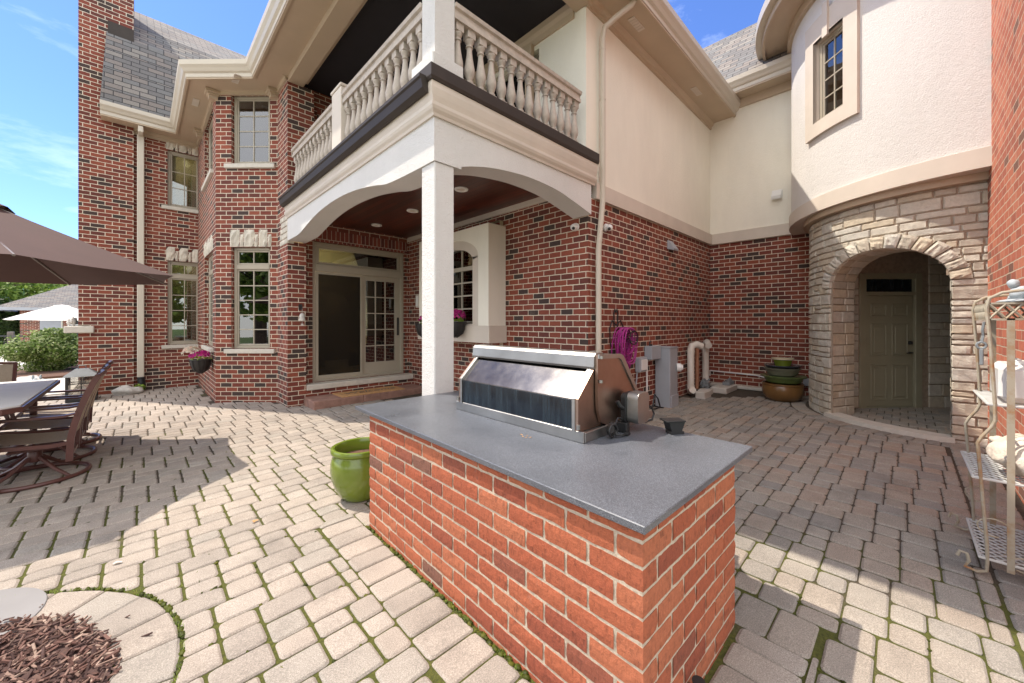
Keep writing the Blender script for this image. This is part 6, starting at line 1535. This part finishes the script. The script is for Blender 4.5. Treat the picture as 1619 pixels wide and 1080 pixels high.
m = MB(); rl = random.Random(6); leaves(m, [((.0, 11.95, gz(0, 12)+.10), (.10, .06, .10))], 60, .03, 0, rl); tag(m.build('seedling', 'petal_green'), 'small bright green seedling between the rock and the downspout', 'plant')
fg = empty('garden_statue', (-1.52, 12.5, gz(-1.5, 12.5)), 0, 'small weathered grey animal statue left of the chimney', 'statue')
m = MB(); blob(m, (0, 0, .14), .10, .12, .14, 1, .2); blob(m, (0, -.04, .33), .075, .08, .09, 2, .2); blob(m, (-.05, -.02, .45), .02, .02, .05, 3, .1); blob(m, (.05, -.02, .45), .02, .02, .05, 4, .1); blob(m, (0, -.1, .06), .1, .07, .05, 5, .2); m.build('statue_body', 'figure', fg, world=False, smooth=True)
m = MB(); blob(m, (-2.05, 15.4, gz(-2, 15)+.10), .34, .26, .15, 12, .25); tag(m.build('rock', 'rock', smooth=True), 'flat pale rock at the edge of the planting bed', 'rock', 'garden rocks')
m = MB(); blob(m, (-.90, 12.35, 1.50), .05, .05, .09, 5, .3); blob(m, (-.93, 12.2, 1.48), .045, .06, .06, 6, .3); tag(m.build('shelf_ornament', 'rock', smooth=True), 'small pale ornament on the stone shelf of the chimney', 'ornament')
o = COL.objects[-1]; o.location = (-.12, .0, .02)

# ================================================================== BEYOND THE PATIO
def shrub(name, c, rr, n, size, mat, label, cat, seed, group=None):
    e = empty(name, c, 0, label, cat, group); rg = random.Random(seed)
    pos = [((0, 0, rr[2]), rr)]
    for k in range(14):
        d = Vector((rg.gauss(0, 1), rg.gauss(0, 1), rg.gauss(0, .8))).normalized(); pos.append(((d.x*rr[0]*.62, d.y*rr[1]*.62, rr[2]+d.z*rr[2]*.6), (rr[0]*.45, rr[1]*.45, rr[2]*.45)))
    m = MB(); leaves(m, pos, n, size, 0, rg); m.build('crown', mat, e, world=False)
    m = MB(); 
    for k in range(6): a = rg.uniform(0, 2*pi); m.tube([(0, 0, 0), (rr[0]*.3*cos(a), rr[1]*.3*sin(a), rr[2]*.6), (rr[0]*.6*cos(a), rr[1]*.6*sin(a), rr[2]*1.2)], [.03, .02, .008], seg=5)
    m.build('trunk', 'bark', e, world=False)
def GP(px, d):      # metres ahead d and a bearing, helper for distant planting
    k = (px-809.5)/603.17; return (fwv.x*d+rt.x*d*k, fwv.y*d+rt.y*d*k)
x, y = GP(74, 12.6); shrub('shrub', (x, y, gz(x, y)-.05), (1.12, 1.0, .75), 16000, .040, 'leaf_bush', 'rounded variegated green bush left of the chimney', 'bush', 1)
x, y = GP(112, 14.0); shrub('shrub', (x, y, gz(x, y)-.05), (.5, .5, .75), 1500, .04, 'leaf_dark', 'dark shrub half hidden behind the rounded bush', 'bush', 2)
def tree(c, h, r_, n, size, mat, label, seed, group):
    e = empty('tree', c, 0, label, 'tree', group); rg = random.Random(seed)
    m = MB(); m.tube([(0, 0, 0), (.1, 0, h*.3), (0, .1, h*.6), (.1, 0, h*.85)], [h*.035, h*.026, h*.016, h*.005], seg=8)
    for k in range(9): a = rg.uniform(0, 2*pi); z = h*rg.uniform(.25, .65); m.tube([(0, 0, z), (r_*.4*cos(a), r_*.4*sin(a), z+h*.12), (r_*.75*cos(a), r_*.75*sin(a), z+h*.2)], [h*.012, h*.008, h*.003], seg=5)
    m.build('trunk', 'bark', e, world=False)
    pos = []
    for k in range(34): a = rg.uniform(0, 2*pi); t_ = rg.random(); rad = r_*sin(pi*(.12+.8*t_))*rg.uniform(.3, .85); q = r_*rg.uniform(.22, .4); pos.append(((rad*cos(a), rad*sin(a), h*(.25+.68*t_)), (q, q, q*.75)))
    m = MB(); leaves(m, pos, n, size, 0, rg); m.build('crown', mat, e, world=False)
for i, (px, d, h, r_, mt2, lb) in enumerate(((-60, 30, 6.2, 4.2, 'leaf', 'leafy green tree at the far left behind the pool house'), (20, 36, 6.6, 4.4, 'leaf', 'bright green tree rising over the left end of the pool house roof'), (85, 40, 6.2, 4.5, 'leaf', 'light green tree above the middle of the pool house roof'), (150, 44, 6.0, 5.0, 'leaf', 'green tree beside the chimney beyond the pool house'), (-20, 27, 3.6, 2.4, 'leaf_dark', 'dark low tree at the left end of the pool house'), (-110, 36, 7, 5, 'leaf_dark', 'dark tree beyond the left edge of the patio'))):
    x, y = GP(px, d); tree((x, y, -.5), h, r_, 5200, .17, mt2, lb, 30+i, 'trees beyond the pool house')
# trees standing behind the viewer, seen in the window panes
for i, (x, y, h, lb) in enumerate(((-14, 5.0, 7.5, 'leafy tree left of the patio, mirrored green in the lower bay window'), (-21, 4.2, 12.5, 'tall tree mirrored against the sky in the upper bay window'), (-13, -1.5, 7, 'tree at the garden corner, mirrored in the left window'), (1.2, -12, 7.5, 'tree behind the viewer, mirrored in the patio doors'), (-3.2, -13.5, 8.5, 'tall dark tree behind the viewer'), (-17, 2.0, 6.5, 'low bushy tree beyond the patio edge'))):
    tree((x, y, 0), h, 3.0, 3000, .2, 'leaf', lb, 60+i, 'garden trees reflected in the windows')
# pool house
ph = empty('pool_house', (-5.4, 38.8, -.3), 0, 'low brick pool house with a grey hipped shingle roof', 'building')
m = MB(); m.box(-5.4, 8, 38.8, 46, -.5, 2.35); m.build('wall', 'brick_house', ph)
m = MB(); roofpoly(m, [(-6.3, 38.0, 2.38), (9, 38.0, 2.38), (5, 42.5, 5.1), (-1.9, 42.5, 5.1)]); roofpoly(m, [(-6.3, 47, 2.38), (-6.3, 38.0, 2.38), (-1.9, 42.5, 5.1)]); m.build('roof', 'shingle', ph)
m = MB(); m.box(-6.35, 9, 37.9, 38.05, 2.22, 2.40); m.box(-6.35, -6.2, 38.05, 47, 2.22, 2.40); m.build('gutter', 'grey_pl', ph)
m = MB(); m.box(-4.6, -3.7, 38.74, 38.8, -.2, 1.75); m.build('door', 'grey_pl', ph)
for x in (-3.4, .2): m = MB(); m.box(x, x+1.1, 38.74, 38.79, .4, 1.75); o = m.build('window', 'smoke_glass', ph); g = MB(); [g.box(x+k*.55-.03, x+k*.55+.03, 38.70, 38.735, .4, 1.75) for k in range(3)]; [g.box(x, x+1.1, 38.70, 38.735, z-.03, z+.03) for z in (.4, .85, 1.3, 1.75)]; g.build('frame', 'white_pl', o)
x, y = GP(98, 20); wu = empty('garden_umbrella', (x, y, -.3), 0, 'cream square garden umbrella open in front of the pool house', 'umbrella')
m = MB(); ang = [radians(-44.3+90*k) for k in range(4)]; c4 = [(x+2.35*cos(a), y+2.35*sin(a)) for a in ang]
rings = [(.0, 2.40), (.15, 2.36), (.18, 2.30), (.5, 2.05), (1.0, 1.62)]; V = []; F = []
for (t_, z) in rings: 
    for k in range(4):
        for j in range(3): p = Vector(c4[k]).lerp(Vector(c4[(k+1) % 4]), j/3); V.append((x+(p.x-x)*t_, y+(p.y-y)*t_, z-(.05*sin(pi*j/3)*t_)))
for i in range(len(rings)-1):
    for k in range(12): F.append((i*12+k, i*12+(k+1) % 12, (i+1)*12+(k+1) % 12, (i+1)*12+k))
m.shared(V, F); m.build('canopy', 'white_canvas', wu); m = MB(); m.tube([(x, y, -.3), (x, y, 2.4)], .03); m.build('pole', 'white_pl', wu)
x0, y0 = GP(-80, 15.5); x1, y1 = GP(38, 14.5)
fe = empty('metal_fence', (x0, y0, -.2), 0, 'dark metal picket pool fence at the left edge', 'fence')
m = MB()
for k in range(13): t_ = k/12; x, y = x0+(x1-x0)*t_, y0+(y1-y0)*t_; m.box(x-.012, x+.012, y-.012, y+.012, -.2, 1.0) 
for z in (-.05, .95): m.tube([(x0, y0, z), (x1, y1, z)], .018, seg=6)
m.build('pickets', 'iron', fe)
for px in (17, -60): x, y = GP(px, 14.8); m = MB(); m.box(x-.08, x+.08, y-.08, y+.08, -.25, 1.12, bev=.01); m.build('post', 'pole', fe)
x0, y0 = GP(-60, 24); x1, y1 = GP(30, 24.5); hd = empty('hedge', ((x0+x1)/2, (y0+y1)/2, -.3), 0, 'clipped dark hedge behind the pool fence', 'hedge'); rg = random.Random(77)
m = MB(); d = Vector((x1-x0, y1-y0)); 
for k in range(5200):
    t_ = rg.random(); p = Vector((x0, y0))+d*t_; z = rg.choice([rg.uniform(-.2, 1.55), 1.55+rg.uniform(-.06, .1)]); q = Vector((p.x+rg.uniform(-.25, .25), p.y+rg.uniform(-.25, .25), z)); a = Vector((rg.gauss(0, 1), rg.gauss(0, 1), rg.gauss(0, 1))).normalized(); b_ = a.cross(Vector((.2, .6, .7))).normalized(); m.face([q-a*.06, q+b_*.04, q+a*.06, q-b_*.04], r=rg.random())
m.build('foliage', 'leaf_dark', hd)
m = MB(); m.prism([GP(-10, 13.0), GP(70, 12.9), GP(72, 14.2), GP(-12, 14.4)], lambda a, b_, dd: (a, b_, -.18+dd), 0, .17); tag(m.build('stone_step', 'concrete'), 'pale concrete slab step left of the rounded bush', 'step')
